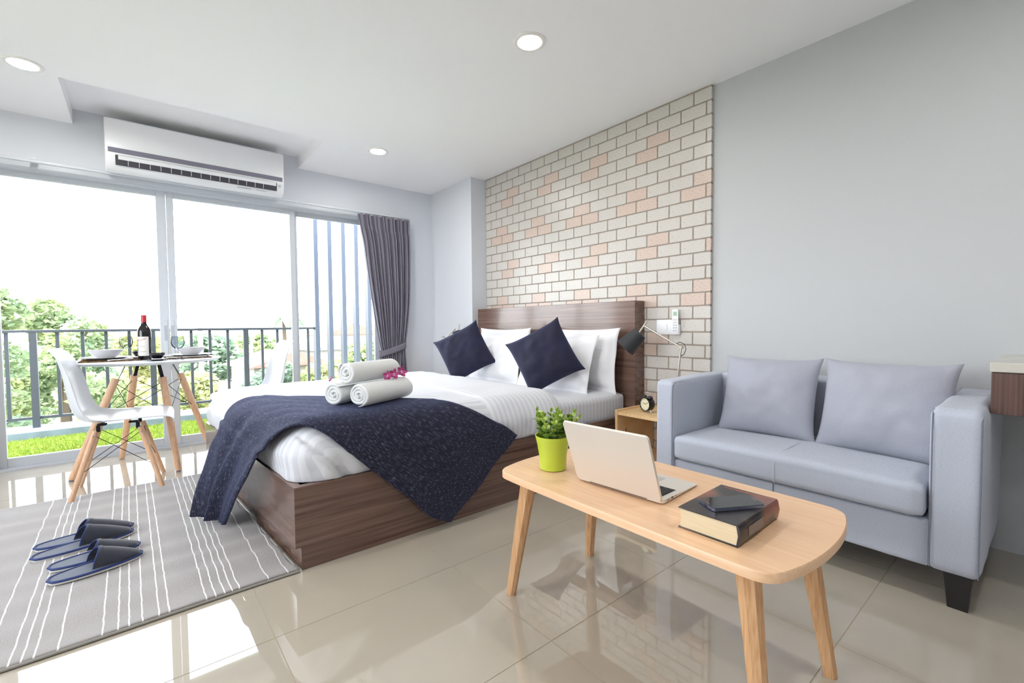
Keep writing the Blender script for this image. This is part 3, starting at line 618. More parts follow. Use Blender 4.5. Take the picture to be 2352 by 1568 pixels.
for lp in tme.loops:
    i = lp.vertex_index; uvl.data[lp.index].uv = ((i % 151)/150*2.2, (i//151)/46*0.9)
th = put('throw_blanket', tme, 'throw_navy'); so = th.modifiers.new('thickness', 'SOLIDIFY'); so.thickness = 0.006; so.offset = 1
tag(th, 'dark navy flecked throw blanket draped diagonally over the foot of the bed', 'blanket')
# towels
def towel_roll(R, L, turns, seed, squash=1.0):
    mb = MB(); N = int(turns*26); T = R/(turns+0.35); rng = random.Random(seed); ys = [(-L/2, 0.45), (-L/2+0.006, 0.85), (-L/2+0.016, 0.98), (L/2-0.016, 0.98), (L/2-0.006, 0.85), (L/2, 0.45)]
    M = len(ys)
    for i in range(N+1):
        a = 2*PI*turns*i/N; rc = T*0.55+(R-T)*(i/N)+0.0015*math.sin(a*3.3+seed); tp = min(1, (N-i)/6+0.25)
        for (y, k) in ys:
            for s in (-1, 1):
                r = rc+s*T*0.5*k*tp*0.96; dz = 0.0015*noise.noise(Vector((a*2, y*20, seed)))
                mb.v.append(Vector((math.cos(-a-PI/2)*(r+dz), y, math.sin(-a-PI/2)*(r+dz)*squash)))
    st = 2*M
    for i in range(N):
        b, c = i*st, (i+1)*st
        for j in range(M-1):
            mb.f.append([b+2*j, b+2*j+2, c+2*j+2, c+2*j]); mb.f.append([b+2*j+1, c+2*j+1, c+2*j+3, b+2*j+3])
        mb.f.append([b, c, c+1, b+1]); e = 2*(M-1); mb.f.append([b+e, b+e+1, c+e+1, c+e])
    for b in (0, N*st):
        for j in range(M-1): mb.f.append([b+2*j, b+2*j+1, b+2*j+3, b+2*j+2])
    mb.lathe([(T*0.5, -L/2+0.01), (T*0.5, L/2-0.01)], 10, close=True)
    k0 = len(mb.v)-20
    for i in range(k0, len(mb.v)): v = mb.v[i]; mb.v[i] = Vector((v.x, v.z, v.y))
    return mb
dr = math.atan2(0.115, 0.24); dxy = Vector((math.cos(dr), math.sin(dr), 0)); pxy = Vector((-dxy.y, dxy.x, 0))
f0 = Vector((0.765, 2.035, 0)); TL = 0.33; zt = DT+0.026
for (lb, off, lift, sd, R, sq, tn) in (('rolled white towel at the lower right of the stack', Vector((0, 0, 0)), 0.0, 1, 0.064, 0.92, 3.0), ('rolled white towel at the lower left of the stack', pxy*0.137-dxy*0.015, 0.0, 2, 0.066, 0.86, 2.6), ('rolled white towel lying on top of two others', pxy*0.072+dxy*0.0, 0.101, 3, 0.061, 0.95, 2.4)):
    o = part('rolled_towel', towel_roll(R, TL, tn, sd, sq), 'towel_white', None, 'all'); c = f0+off+dxy*TL/2; o.location = (c.x, c.y, zt+lift+R*sq); o.rotation_euler = (0, 0, dr-PI/2); tag(o, lb, 'towel', 'rolled towels on the bed')
# orchids
def petal(L, Wd, curl, seed):
    mb = MB(); mb.grid(lambda u, v: ((v-0.5)*Wd*math.sin(PI*min(1, u*0.93+0.05))**0.8, u*L, curl*u*u*L+0.25*abs(v-0.5)*Wd), 6, 4); return mb
def orchid(loc, rx, ry, rz, sc, label):
    t = thing('orchid_flower', label, 'flower', loc, 0, 'orchids on the towels'); t.rotation_euler = (rx, ry, rz); t.scale = (sc, sc, sc)
    for k in range(5):
        p = part('petal', petal(0.032 if k % 2 == 0 else 0.03, 0.017 if k % 2 == 0 else 0.024, 0.25, k), 'orchid', t); p.rotation_euler = (0.15, 0, k*2*PI/5)
    part('lip', MB().add([], []).tube([(0, 0, 0.002), (0, -0.006, 0.010), (0, -0.014, 0.013), (0, -0.020, 0.008)], [0.003, 0.006, 0.008, 0.003], 8), 'orchid', t); part('column', MB().lathe([(0.004, 0), (0.005, 0.004), (0.003, 0.01), (0.0005, 0.012)], 10), 'orchid_white', t)
ob = f0+pxy*0.0+dxy*0.20; oz = zt+0.115
for k, (s, up, lb) in enumerate(((0.0, 0.012, 'magenta orchid with its dark lip facing out, leftmost on the towels'), (0.045, 0.015, 'magenta orchid in the middle of the three on the towels'), (0.10, 0.022, 'largest magenta orchid at the right end of the towels'))):
    q = ob+dxy*s-pxy*0.005; orchid((q.x, q.y, oz+up), 1.15, 0.2*k, math.radians(-35)+0.3*k, 0.85+0.12*k, lb)
q = f0+pxy*0.16-dxy*0.0; orchid((q.x, q.y, zt+0.125), 1.0, 0.3, -2.0, 0.6, 'small magenta orchid peeking out at the left of the towels')
# ------------------------------------------------------------------ rug and slippers
rg = MB(); RX0, RY0, RY1 = -1.25, 1.873, 3.545
def rugp(u, v):
    y = RY0+(RY1-RY0)*v; x1 = 0.466-0.070*(y-1.885)-0.006; x = RX0+(x1-RX0)*u
    y += 0.006*math.sin(x*5)
    z = 0.010+0.0055*math.sin(y*34+1.5*noise.noise(Vector((x*1.7, y*3, 0))))*(0.4+0.6*noise.noise(Vector((x*1.3, y*2, 4)))+0.3) + 0.004*noise.noise(Vector((x*2.2, y*6, 9)))*min(1, max(0, 0.3-x)*2)
    return (x, y, max(z, 0.004))
rg.grid(rugp, 110, 130); rme = rg.mesh('striped_rug', 'all'); uvl = rme.uv_layers.new(name='UVMap')
for lp in rme.loops:
    c = rg.v[lp.vertex_index]; uvl.data[lp.index].uv = (c.x+0.012*(c.y-1.88), c.y)
rug = put('striped_rug', rme, 'rug_wool'); so = rug.modifiers.new('pile', 'SOLIDIFY'); so.thickness = 0.005; so.offset = -1
tag(rug, 'grey wool rug with thin white stripes beside the bed', 'rug')
part('binding', MB().tube([(rugp(u/40, 0)[0], rugp(u/40, 0)[1]-0.001, 0.006) for u in range(41)], 0.005, 8), 'skin_seam', rug)
part('binding', MB().tube([(rugp(1, v/30)[0]-0.003, rugp(1, v/30)[1], 0.0085) for v in range(31)], 0.004, 8), 'skin_seam', rug)
def slipper_outline(t, k=1.0):
    # local: heel at x=0, toe at x=1, returns half-width
    return 0.055*k*(math.sin(PI*min(max(t, 0), 1)**0.86)**0.36)*(0.88+0.16*t)
def make_slipper(name, label, heel, toe, flip, hump):
    h = Vector((heel[0], heel[1], 0)); tt = Vector((toe[0], toe[1], 0)); L = (tt-h).length; a = math.atan2(tt.y-h.y, tt.x-h.x)
    t = thing(name, label, 'slipper', (h.x, h.y, 0.0125), a, 'slippers on the rug'); N = 34
    def ring(k, z): return [(L*i/N, slipper_outline(i/N, k), z) for i in range(N+1)] + [(L*i/N, -slipper_outline(i/N, k), z) for i in range(N-1, 0, -1)]
    def slab(k0, z0, z1):
        A, B = ring(k0, z0), ring(k0, z1); n = len(A); return MB().add(A+B, [list(range(n))[::-1], list(range(n, 2*n))]+[[i, (i+1) % n, n+(i+1) % n, n+i] for i in range(n)])
    part('sole', slab(1.0, 0.0, 0.009), 'slipper_sole', t, False)
    part('trim', MB().tube([Vector(p) for p in ring(0.98, 0.0115)], 0.0048, 6, True), 'slipper_trim', t)
    part('insole', slab(0.93, 0.009, 0.0125), 'slipper_insole', t, False)
    up = MB()
    def upper(u, v):
        x = L*(0.46+0.54*u) if v is not None else 0; e = abs(2*v-1); x = L*(0.42+0.10*(1-e**2)+ (0.56-0.10*(1-e**2))*u)
        wv = slipper_outline(x/L, 1.0); y = (2*v-1)*wv*0.98; hh = hump*(1-0.86*u**1.25)*math.sqrt(max(0, 1-(2*v-1)**2*0.98)) if u < 1 else 0
        fold = 0.004*math.exp(-((u-0.07)/0.045)**2)*(1-e)
        return (x, y, 0.011+hh+fold)
    up.grid(upper, 24, 20); o = part('upper', up, 'slipper_navy', t, 'all'); so_ = o.modifiers.new('thickness', 'SOLIDIFY'); so_.thickness = 0.003; so_.offset = 0
    part('edge_piping', MB().tube([upper(0, v/20) for v in range(21)], 0.0024, 6), 'slipper_trim', t)
make_slipper('slipper', 'larger navy felt slipper farthest from the camera', (-0.372, 2.775), (-0.046, 2.815), 1, 0.072)
make_slipper('slipper', 'larger navy felt slipper, second from the back', (-0.366, 2.655), (-0.046, 2.735), -1, 0.078)
make_slipper('slipper', 'smaller navy felt slipper partly hidden behind the nearest one', (-0.300, 2.505), (-0.022, 2.545), 1, 0.06)
make_slipper('slipper', 'smaller navy felt slipper nearest the camera', (-0.288, 2.375), (-0.015, 2.440), -1, 0.072)
# ------------------------------------------------------------------ sofa
SX, SY0, SY1 = 2.05, 0.145, 1.328
sofa = thing('two_seat_sofa', 'light grey fabric two-seat sofa with square arms against the wall', 'sofa', (2.4, 0.735, 0))
fw = lambda sc, amp: (lambda p, n: noise.noise(p*sc)*amp)
def sp(name, lo, hi, r, m='sofa_fabric', n=14, d=None): return wpart(name, softbox(lo, hi, r, n, d), m, sofa, sofa, 'all')
wr1 = lambda p, n: 0.004*noise.noise(Vector((p.x*5, p.y*9, p.z*2)))+0.0025*noise.noise(Vector((p.x*9, p.y*26, p.z*3)))*max(0, 1-p.z*2.2)
sp('arm', (SX, 1.222, 0.117), (2.745, SY1, 0.675), 0.022, d=wr1, n=18)
sp('arm', (SX, SY0, 0.117), (2.745, 0.277, 0.672), 0.026, d=wr1, n=18)
sp('backrest', (2.555, 0.262, 0.30), (2.748, 1.237, 0.685), 0.03, d=wr1, n=18)
sp('base', (SX+0.012, 0.272, 0.117), (2.66, 1.228, 0.283), 0.012, d=wr1, n=18)
sc_ = sp('seat_cushion', (SX-0.018, 0.284, 0.287), (2.57, 1.218, 0.402), 0.026, n=22, d=lambda p, n: 0.007*max(0, n.z)*math.cos((p.y-0.75)*3)+0.003*noise.noise(p*6))
def wtube(name, pts, r, m, parent): return wpart(name, MB().tube(pts, r, 6), m, parent, sofa)
wtube('piping', [(2.5, 0.752, 0.408), (2.2, 0.752, 0.4095), (2.06, 0.752, 0.407), (2.038, 0.752, 0.398), (2.0295, 0.752, 0.375), (2.0295, 0.752, 0.31), (2.04, 0.752, 0.289)], 0.0022, 'sofa_seam_light', sc_)
for y in (1.2305, 0.2685):
    wtube('piping', [(2.72, y, 0.664), (2.3, y, 0.6655), (2.075, y, 0.664), (2.054, y, 0.65), (2.049, y, 0.60), (2.0485, y, 0.13)], 0.002, 'sofa_seam', sofa)
wtube('piping', [(2.72, 0.152, 0.655), (2.3, 0.152, 0.657), (2.08, 0.152, 0.655), (2.056, 0.152, 0.64), (2.050, 0.152, 0.13)], 0.002, 'sofa_seam', sofa)
wtube('piping', [(2.0608, 0.765, 0.28), (2.0608, 0.765, 0.12)], 0.0018, 'sofa_seam', sofa)
lg = MB()
for (x, y) in ((2.10, 0.20), (2.68, 0.20), (2.10, 1.27), (2.68, 1.27)):
    l = MB(); a, b = 0.035, 0.025; l.add([(x-b, y-b, 0), (x+b, y-b, 0), (x+b, y+b, 0), (x-b, y+b, 0), (x-a, y-a, 0.119), (x+a, y-a, 0.119), (x+a, y+a, 0.119), (x-a, y+a, 0.119)], [(3, 2, 1, 0), (4, 5, 6, 7), (0, 1, 5, 4), (1, 2, 6, 5), (2, 3, 7, 6), (3, 0, 4, 7)])
    wpart('leg', l, 'black_wood', sofa, sofa, False)
for (lb, loc, w_, h_, tl, sd, yaw) in (('grey scatter cushion on the sofa nearer the brick wall', (2.435, 0.935, 0.592), 0.43, 0.39, 0.30, 21, 0.04), ('grey scatter cushion on the sofa nearer the wooden cabinet', (2.43, 0.476, 0.592), 0.45, 0.40, 0.30, 27, -0.06)):
    o = part('scatter_cushion', pillow(w_, h_, 0.15, 30, 0, 0.04, 0.006, sd, 0.05), 'cushion_grey', None, 'all'); o.matrix_world = basis(loc, (math.sin(yaw), -math.cos(yaw), 0), (math.sin(tl), 0, math.cos(tl))); tag(o, lb, 'cushion', 'grey cushions on the sofa')
# ------------------------------------------------------------------ floating cabinet
cb_ = thing('wall_cabinet', 'floating walnut cabinet with a stone top at the right edge', 'cabinet', (2.49, -0.4, 0.648))
wpart('body', MB().box((2.224, -1.0, 0.648), (2.764, 0.146, 0.788)), 'walnut_dark', cb_, cb_, False)
wpart('drawer_front', MB().box((2.206, -0.45, 0.648), (2.2238, 0.146, 0.786), 0.001, 1), 'walnut_dark', cb_, cb_, False)
wpart('drawer_front', MB().box((2.206, -1.0, 0.648), (2.2238, -0.454, 0.786), 0.001, 1), 'walnut_dark', cb_, cb_, False)
wpart('stone_top', MB().box((2.204, -1.0, 0.7885), (2.764, 0.150, 0.82), 0.002, 1), 'stone_top', cb_, cb_, False)
# ------------------------------------------------------------------ coffee table
CX, CY, CZ = 1.214, 0.806, 0.45
ct = thing('coffee_table', 'beech coffee table with rounded top and splayed tapered legs', 'table', (CX, CY, 0))
def sup(a, b, n, k, bow):      # rounded rectangle with bowed short ends
    pts = []
    for i in range(n):
        t = 2*PI*i/n; c, s = math.cos(t), math.sin(t); x = a*math.copysign(abs(c)**k, c); y = b*math.copysign(abs(s)**k, s)
        pts.append((x, y))
    return pts
def top_outline(a, b, r, bow):
    pts = []
    for (sx_, sy_, a0) in ((1, 1, 0), (-1, 1, PI/2), (-1, -1, PI), (1, -1, 1.5*PI)):
        for k in range(9):
            t = a0+k*PI/16; pts.append((sx_*(a-r)+r*math.cos(t), sy_*(b-r-bow)+r*math.sin(t)))
        if a0 in (0, PI):
            s = 1 if a0 == 0 else -1
            for k in range(1, 12):
                u = 1-2*k/12; pts.append((s*u*(a-r), s*(b-bow+bow*(1-u*u))))
    return pts
def chaikin(P, n):
    for _ in range(n): P = [q for i in range(len(P)) for q in ((P[i][0]*0.75+P[(i+1) % len(P)][0]*0.25, P[i][1]*0.75+P[(i+1) % len(P)][1]*0.25), (P[i][0]*0.25+P[(i+1) % len(P)][0]*0.75, P[i][1]*0.25+P[(i+1) % len(P)][1]*0.75))]
    return P
to = chaikin([(0.254, -0.37), (0.254, 0.0), (0.254, 0.37), (0.245, 0.445), (0.17, 0.470), (0.08, 0.484), (0, 0.487), (-0.08, 0.484), (-0.17, 0.470), (-0.245, 0.445), (-0.254, 0.37), (-0.254, 0.0), (-0.254, -0.37), (-0.245, -0.445), (-0.17, -0.470), (-0.08, -0.484), (0, -0.487), (0.08, -0.484), (0.17, -0.470), (0.245, -0.445)], 3); tm = MB()
lay = [(0.97, -0.026), (1.0, -0.022), (1.0, -0.003), (0.992, 0.0)]
nn = len(to)
for (k, z) in lay: tm.v += [Vector((p[0]*k if k < 1 else p[0], p[1]*(1-(1-k)*0.5), CZ+z)) for p in to]
for i in range(len(lay)-1):
    for j in range(nn): tm.f.append([i*nn+j, i*nn+(j+1) % nn, (i+1)*nn+(j+1) % nn, (i+1)*nn+j])
tm.f.append(list(range(nn))[::-1]); tm.f.append([(len(lay)-1)*nn+j for j in range(nn)])
part('table_top', tm, 'beech', ct, True)
for sx_ in (-1, 1):
    for sy_ in (-1, 1):
        f_ = Vector((sx_*0.212, sy_*0.427, 0)); t_ = Vector((sx_*0.172, sy_*0.368, CZ-0.025)); l = MB()
        def sq(c, a, b): return [(c.x-a, c.y-b, c.z), (c.x+a, c.y-b, c.z), (c.x+a, c.y+b, c.z), (c.x-a, c.y+b, c.z)]
        N = 12; sec = [(f_, 0.0135), (f_.lerp(t_, 0.75), 0.020), (t_, 0.023)]
        l.tube([s[0] for s in sec], [s[1]*1.28 for s in sec], 8); part('leg', l, 'oak_leg', ct, True)
for sy_ in (-1, 1): part('brace', MB().prism([(-0.175, CZ-0.026), (0.175, CZ-0.026), (0.165, CZ-0.075), (0.10, CZ-0.045), (-0.10, CZ-0.045), (-0.165, CZ-0.075)][::-1], 'y', sy_*0.365-0.011, sy_*0.365+0.011), 'oak_leg', ct, False)
# plant
pt = thing('potted_plant', 'small leafy green plant in a lime green pot on the coffee table', 'plant', (1.122, 1.138, CZ+0.0005))
part('pot', MB().lathe([(0.042, 0.0), (0.0465, 0.003), (0.0475, 0.02), (0.049, 0.05), (0.056, 0.09), (0.0625, 0.118), (0.0625, 0.120), (0.060, 0.120), (0.055, 0.095), (0.03, 0.093)], 40), 'pot_green', pt)
part('soil', MB().lathe([(0.001, 0.0955), (0.0553, 0.0955), (0.0553, 0.0975), (0.001, 0.0995)], 24), 'soil', pt)
def leaf_mesh(L, W_, m):
    mb = MB(); mb.grid(lambda u, v: ((v-0.5)*W_*math.sin(PI*(0.06+0.9*u)**0.8), u*L, 0.18*L*math.sin(u*2.6)-0.5*abs(v-0.5)*W_*-0.6), 4, 2); me = mb.mesh('leaf', 'all'); me.materials.append(MATS[m]); return me
LM = [leaf_mesh(0.023, 0.020, 'leaf_light'), leaf_mesh(0.025, 0.021, 'leaf_mid'), leaf_mesh(0.024, 0.020, 'leaf_dark'), leaf_mesh(0.018, 0.014, 'leaf_light')]
rng = random.Random(5); nl = 0
def plant_stem(base, tip, nlv):
    global nl
    b, t_ = Vector(base), Vector(tip); mid = b.lerp(t_, 0.5)+Vector((rng.uniform(-0.006, 0.006), rng.uniform(-0.006, 0.006), 0.006))
    pts = [b*(1-s)**2+mid*2*s*(1-s)+t_*s*s for s in [i/6 for i in range(7)]]; part('stem', MB().tube(pts, 0.0009, 5), 'leaf_dark', pt)
    for i in range(nlv):
        s = 0.22+0.78*i/(nlv-1); p = b*(1-s)**2+mid*2*s*(1-s)+t_*s*s; d = (t_-b).normalized()
        for k in range(2):
            az = i*1.57+k*PI+rng.uniform(-0.4, 0.4); el = rng.uniform(0.1, 0.8) if i < nlv-1 else 1.0
            o = put('leaf', LM[(0 if s > 0.75 else rng.choice((0, 1, 1, 2))) if s < 0.93 else 3], None, pt, p); o.rotation_euler = (el, rng.uniform(-0.3, 0.3), az); nl += 1
for i in range(23):
    a = i*2.399; rr = 0.012+0.038*math.sqrt((i % 13)/13); hh = 0.168+0.034*rng.random()-0.40*max(0, rr-0.024)
    sp_ = 1.0+0.75*rng.random(); plant_stem((math.cos(a)*rr*0.8, math.sin(a)*rr*0.8, 0.098), (math.cos(a)*rr*sp_*1.15, math.sin(a)*rr*sp_*1.15, hh), 5)
plant_stem((0.01, -0.01, 0.098), (0.080, -0.058, 0.178), 7); plant_stem((0.0, 0.0, 0.098), (0.062, -0.048, 0.195), 7); plant_stem((-0.01, 0.01, 0.098), (-0.04, 0.036, 0.205), 7); plant_stem((0.01, 0.0, 0.098), (0.07, -0.035, 0.186), 7)
# laptop: hinge edge toward the camera side of the table
lx0, lx1, ly0, ly1 = 1.098, 1.335, 0.690, 0.985
A = Vector((1.121, 0.700, CZ)); B = Vector((1.101, 0.988, CZ)); ya = math.atan2(B.y-A.y, B.x-A.x)   # along the hinge
LW = 0.298; LD = 0.224
lp = thing('laptop', 'open silver laptop seen from behind on the coffee table', 'laptop', (A.x, A.y, CZ+0.001), ya)
# local x along the hinge (toward the plant), local y = -(toward the sofa)
bs = MB(); bs.add([], [])
def rrect(x0, y0, x1, y1, r, n=6):
    pts = []
    for (cx_, cy_, a0) in ((x1-r, y1-r, 0), (x0+r, y1-r, PI/2), (x0+r, y0+r, PI), (x1-r, y0+r, 1.5*PI)):
        for k in range(n+1): t = a0+k*PI/2/n; pts.append((cx_+r*math.cos(t), cy_+r*math.sin(t)))
    return pts
P0 = rrect(0, -LD, LW, 0, 0.012); nn = len(P0); zs = lambda p: 0.0135+0.0085*p[1]/LD
bs.v = [Vector((p[0], p[1], 0.0035 if p[1] > -LD*0.5 else 0.0035)) for p in P0]+[Vector((p[0], p[1], zs(p))) for p in P0]
bs.f = [list(range(nn))[::-1], list(range(nn, 2*nn))]+[[i, (i+1) % nn, nn+(i+1) % nn, nn+i] for i in range(nn)]
base = part('base', bs, 'aluminium', lp, False)
part('foot', MB().box((0.02, -LD+0.02, 0.0), (LW-0.02, -0.02, 0.0036)), 'key_black', base, False)
sl = math.atan2(0.0085, LD)
kb = part('keyboard_bed', MB().box((0.018, -0.112, 0), (LW-0.018, -0.014, 0.0004)), 'plastic_dark', base, False, (0, 0, 0.0137)); kb.rotation_euler = (sl, 0, 0)
kc = {}
for r in range(6):
    y1 = -0.016-r*0.0158; hh = 0.0075 if r == 0 else 0.0132
    wds = [1]*14 if r in (0,) else ([1.0]*13+[1.45] if r == 1 else [1.45]+[1.0]*13 if r == 2 else [1.7]+[1.0]*11+[1.75] if r == 3 else [2.3]+[1.0]*10+[2.15] if r == 4 else [1, 1, 1, 1.2, 5.2, 1.2, 1, 1, 1, 1])
    tot = sum(wds); unit = (LW-0.040)/tot; x = LW-0.020
    for wk in wds:
        wkm = round(wk*unit-0.0026, 4); key = (wkm, hh)
        if key not in kc: kc[key] = MB().box((-wkm/2, -hh/2, 0), (wkm/2, hh/2, 0.0013)).mesh('key')
        put('key', kc[key], 'key_black', kb, (x-wk*unit/2, y1-hh/2, 0.0004)); x -= wk*unit
tpd = part('trackpad', MB().prism(rrect(LW/2-0.053, -0.198, LW/2+0.053, -0.124, 0.003, 3), 'z', 0, 0.0004), 'trackpad', base, False, (0, 0, 0.0136)); tpd.rotation_euler = (sl, 0, 0)
for (yy, ww, zz, m) in ((-0.030, 0.016, 0.004, 'plastic_grey'), (-0.054, 0.013, 0.005, 'screen_black'), (-0.074, 0.003, 0.005, 'screen_black')):
    part('port', MB().box((-0.0004, yy-ww/2, 0.0065), (0.0003, yy+ww/2, 0.0065+zz*0.8)), m, base, False)
ld = MB(); Q = rrect(0.0, 0.0, LW, 0.213, 0.011); nn = len(Q)
ld.v = [Vector((p[0], -0.0015, p[1])) for p in Q]+[Vector((p[0]*0.99+LW*0.005, 0.0055, p[1]*0.985+0.0015)) for p in Q]; ld.f = [list(range(nn)), list(range(nn, 2*nn))[::-1]]+[[i, nn+i, nn+(i+1) % nn, (i+1) % nn] for i in range(nn)]
lid = part('lid', ld, 'aluminium', lp, True, (0, 0.002, 0.010)); lid.rotation_euler = (math.radians(-21), 0, 0)
part('screen', MB().box((0.008, -0.0022, 0.012), (LW-0.008, -0.0016, 0.205)), 'screen_black', lid, False)
part('hinge', MB().tube([(0.05, 0.002, 0.0095), (LW-0.05, 0.002, 0.0095)], 0.0045, 8), 'key_black', lp)
# book and phone
bk = thing('hardback_book', 'thick hardback book with a dark and reddish cover on the coffee table', 'book', (1.150, 0.531, CZ), 0.0)
bx0, bx1, by0, by1, bh = -0.118, 0.118, -0.076, 0.073, 0.052
bk.rotation_euler = (0, 0, 0.02)
part('page_block', MB().prism([(by0+0.008, 0.003), (by1-0.004, 0.003), (by1-0.006, bh*0.5), (by1-0.004, bh-0.003), (by0+0.008, bh-0.003), (by0+0.004, bh*0.5)][::-1], 'x', bx0+0.004, bx1-0.004), 'paper', bk, False)
part('cover_board', MB().box((bx0, by0+0.004, 0), (bx1, by1, 0.0028), 0.0006, 1), 'book_cover', bk); part('cover_board', MB().box((bx0, by0+0.004, bh-0.0028), (bx1, by1, bh), 0.0006, 1), 'book_cover', bk)
part('spine', MB().prism([(by0+0.005, 0), (by0+0.001, 0.004), (by0-0.003, bh*0.5), (by0+0.001, bh-0.004), (by0+0.005, bh), (by0+0.007, bh-0.003), (by0+0.003, bh*0.5), (by0+0.007, 0.003)][::-1], 'x', bx0, bx1), 'book_cover', bk)
me = text_mesh('MY AUTOBIOGRAPHY', 0.0118, 0.0002); o = put('lettering', me, 'ink_orange', bk, (bx1-0.014, -0.002, bh+0.0002), (0, 0, PI/2))
part('spine_panel', MB().box((bx0+0.045, by0-0.0034, bh*0.28), (bx0+0.13, by0-0.0022, bh*0.72)), 'spine_patch', bk, False)
phz = CZ+bh+0.001
ph = thing('smartphone', 'dark smartphone with a blue metal edge lying on the book', 'phone', (1.142, 0.520, phz), math.radians(-30))
part('body', MB().prism(rrect(-0.071, -0.0345, 0.071, 0.0345, 0.009), 'z', 0, 0.0068), 'phone_body', ph, False)
part('glass', MB().prism(rrect(-0.0695, -0.033, 0.0695, 0.033, 0.0085), 'z', 0.0068, 0.0077), 'phone_glass', ph, False)
part('speaker_slot', MB().box((0.0625, -0.008, 0.0077), (0.0637, 0.008, 0.0079)), 'plastic_grey', ph, False); part('home_mark', MB().box((-0.0645, -0.007, 0.0077), (-0.0633, 0.007, 0.0079)), 'plastic_grey', ph, False)
part('port', MB().box((-0.0714, -0.005, 0.002), (-0.0708, 0.005, 0.0045)), 'screen_black', ph, False)
# ------------------------------------------------------------------ nightstands, lamps, clock
def nightstand(label, x0, x1, y0, y1, zt_):
    t = thing('nightstand', label, 'nightstand', ((x0+x1)/2, (y0+y1)/2, 0), 0, 'pine nightstands'); T = 0.018
    wpart('side_panel', MB().box((x0, y1-T, 0), (x1, y1, zt_+0.012)), 'pine', t, t, False); wpart('side_panel', MB().box((x0, y0, 0), (x1, y0+T, zt_+0.012)), 'pine', t, t, False)
    wpart('top_panel', MB().box((x0+0.004, y0+T, zt_-T), (x1, y1-T, zt_)), 'pine', t, t, False); wpart('shelf', MB().box((x0+0.01, y0+T, 0.085), (x1, y1-T, 0.085+T)), 'pine', t, t, False)
    wpart('knot', MB().lathe([(0.0005, 0), (0.010, 0), (0.0005, 0.0004)], 12).xf(Matrix.Translation((x0+0.09, y1-T, zt_-0.13)) @ Matrix.Rotation(PI/2, 4, 'X') @ Matrix.Diagonal((0.7, 1.7, 1, 1))), 'pine_knot', t, t, False)
    return t
nightstand('knotty pine open nightstand between the bed and the sofa', 2.335, 2.735, 1.365, 1.803, 0.402)
nightstand('pine nightstand on the far side of the bed below the curtain corner', 2.13, 2.53, 3.745, 4.165, 0.402)
def limb(a, b, r): return MB().tube([a, b], r, 10)
def desk_lamp(label, bxy, z0, elbow, joint, shade_c, shade_dir, tip):
    t = thing('desk_lamp', label, 'lamp', (bxy[0], bxy[1], z0), 0, 'bedside lamps'); o3 = Vector((bxy[0], bxy[1], z0)); E = lambda p: Vector(p)-o3
    part('base', MB().lathe([(0.001, 0), (0.075, 0), (0.075, 0.008), (0.07, 0.013), (0.012, 0.016), (0.001, 0.016)], 32), 'nickel', t)
    part('lower_arm', limb((0, 0, 0.012), E(elbow), 0.006), 'nickel', t); part('upper_arm', limb(E(elbow), E(joint), 0.006), 'nickel', t)
    part('joint', MB().tube([E(elbow)+Vector((-0.012, 0, 0)), E(elbow)+Vector((0.012, 0, 0))], 0.011, 12), 'nickel', t)
    d = Vector(shade_dir).normalized(); c = E(shade_c)
    part('stem', limb(c-d*0.03, E(tip), 0.0055), 'nickel', t)
    sh = MB().lathe([(0.043, -0.063), (0.046, -0.063), (0.068, 0.070), (0.066, 0.070), (0.044, -0.060)], 36, close=False); q = d.to_track_quat('Z', 'Y').to_matrix().to_4x4(); M_ = Matrix.Translation(c) @ q
    so_ = part('shade', sh.xf(M_), 'lamp_shade', t); part('shade_lining', MB().lathe([(0.0005, -0.0595), (0.0425, -0.0595), (0.0652, 0.0695)], 36, close=False).xf(M_), 'lamp_inner', so_)
    part('shade_cap', MB().lathe([(0.0005, -0.064), (0.045, -0.064), (0.045, -0.0615), (0.0005, -0.0615)], 36).xf(M_), 'lamp_shade', so_)
    e = E(elbow); part('cord', MB().tube([e+Vector((0, 0.035, 0.02)), e+Vector((0.003, 0.01, 0.032)), e+Vector((0.004, -0.02, 0.02)), e+Vector((0.004, -0.03, -0.01)), e+Vector((0.002, -0.02, -0.04)), e+Vector((0, 0.002, -0.055))], 0.0022, 6), 'clock_black', t)
desk_lamp('black-shaded swing-arm lamp on the nightstand by the sofa', (2.54, 1.515), 0.403, (2.55, 1.473, 0.815), (2.51, 1.705, 0.945), (2.475, 1.768, 0.855), (-0.35, 0.60, -0.72), (2.53, 1.700, 0.978))
desk_lamp('black-shaded lamp half hidden behind the farther navy cushion', (2.46, 3.88), 0.403, (2.325, 3.875, 0.822), (2.45, 3.86, 0.925), (2.47, 3.83, 0.84), (0.1, -0.35, -0.9), (2.50, 3.86, 0.972))
ck = thing('alarm_clock', 'black twin-bell alarm clock on the pine nightstand', 'clock', (2.47, 1.655, 0.402), math.radians(-100))
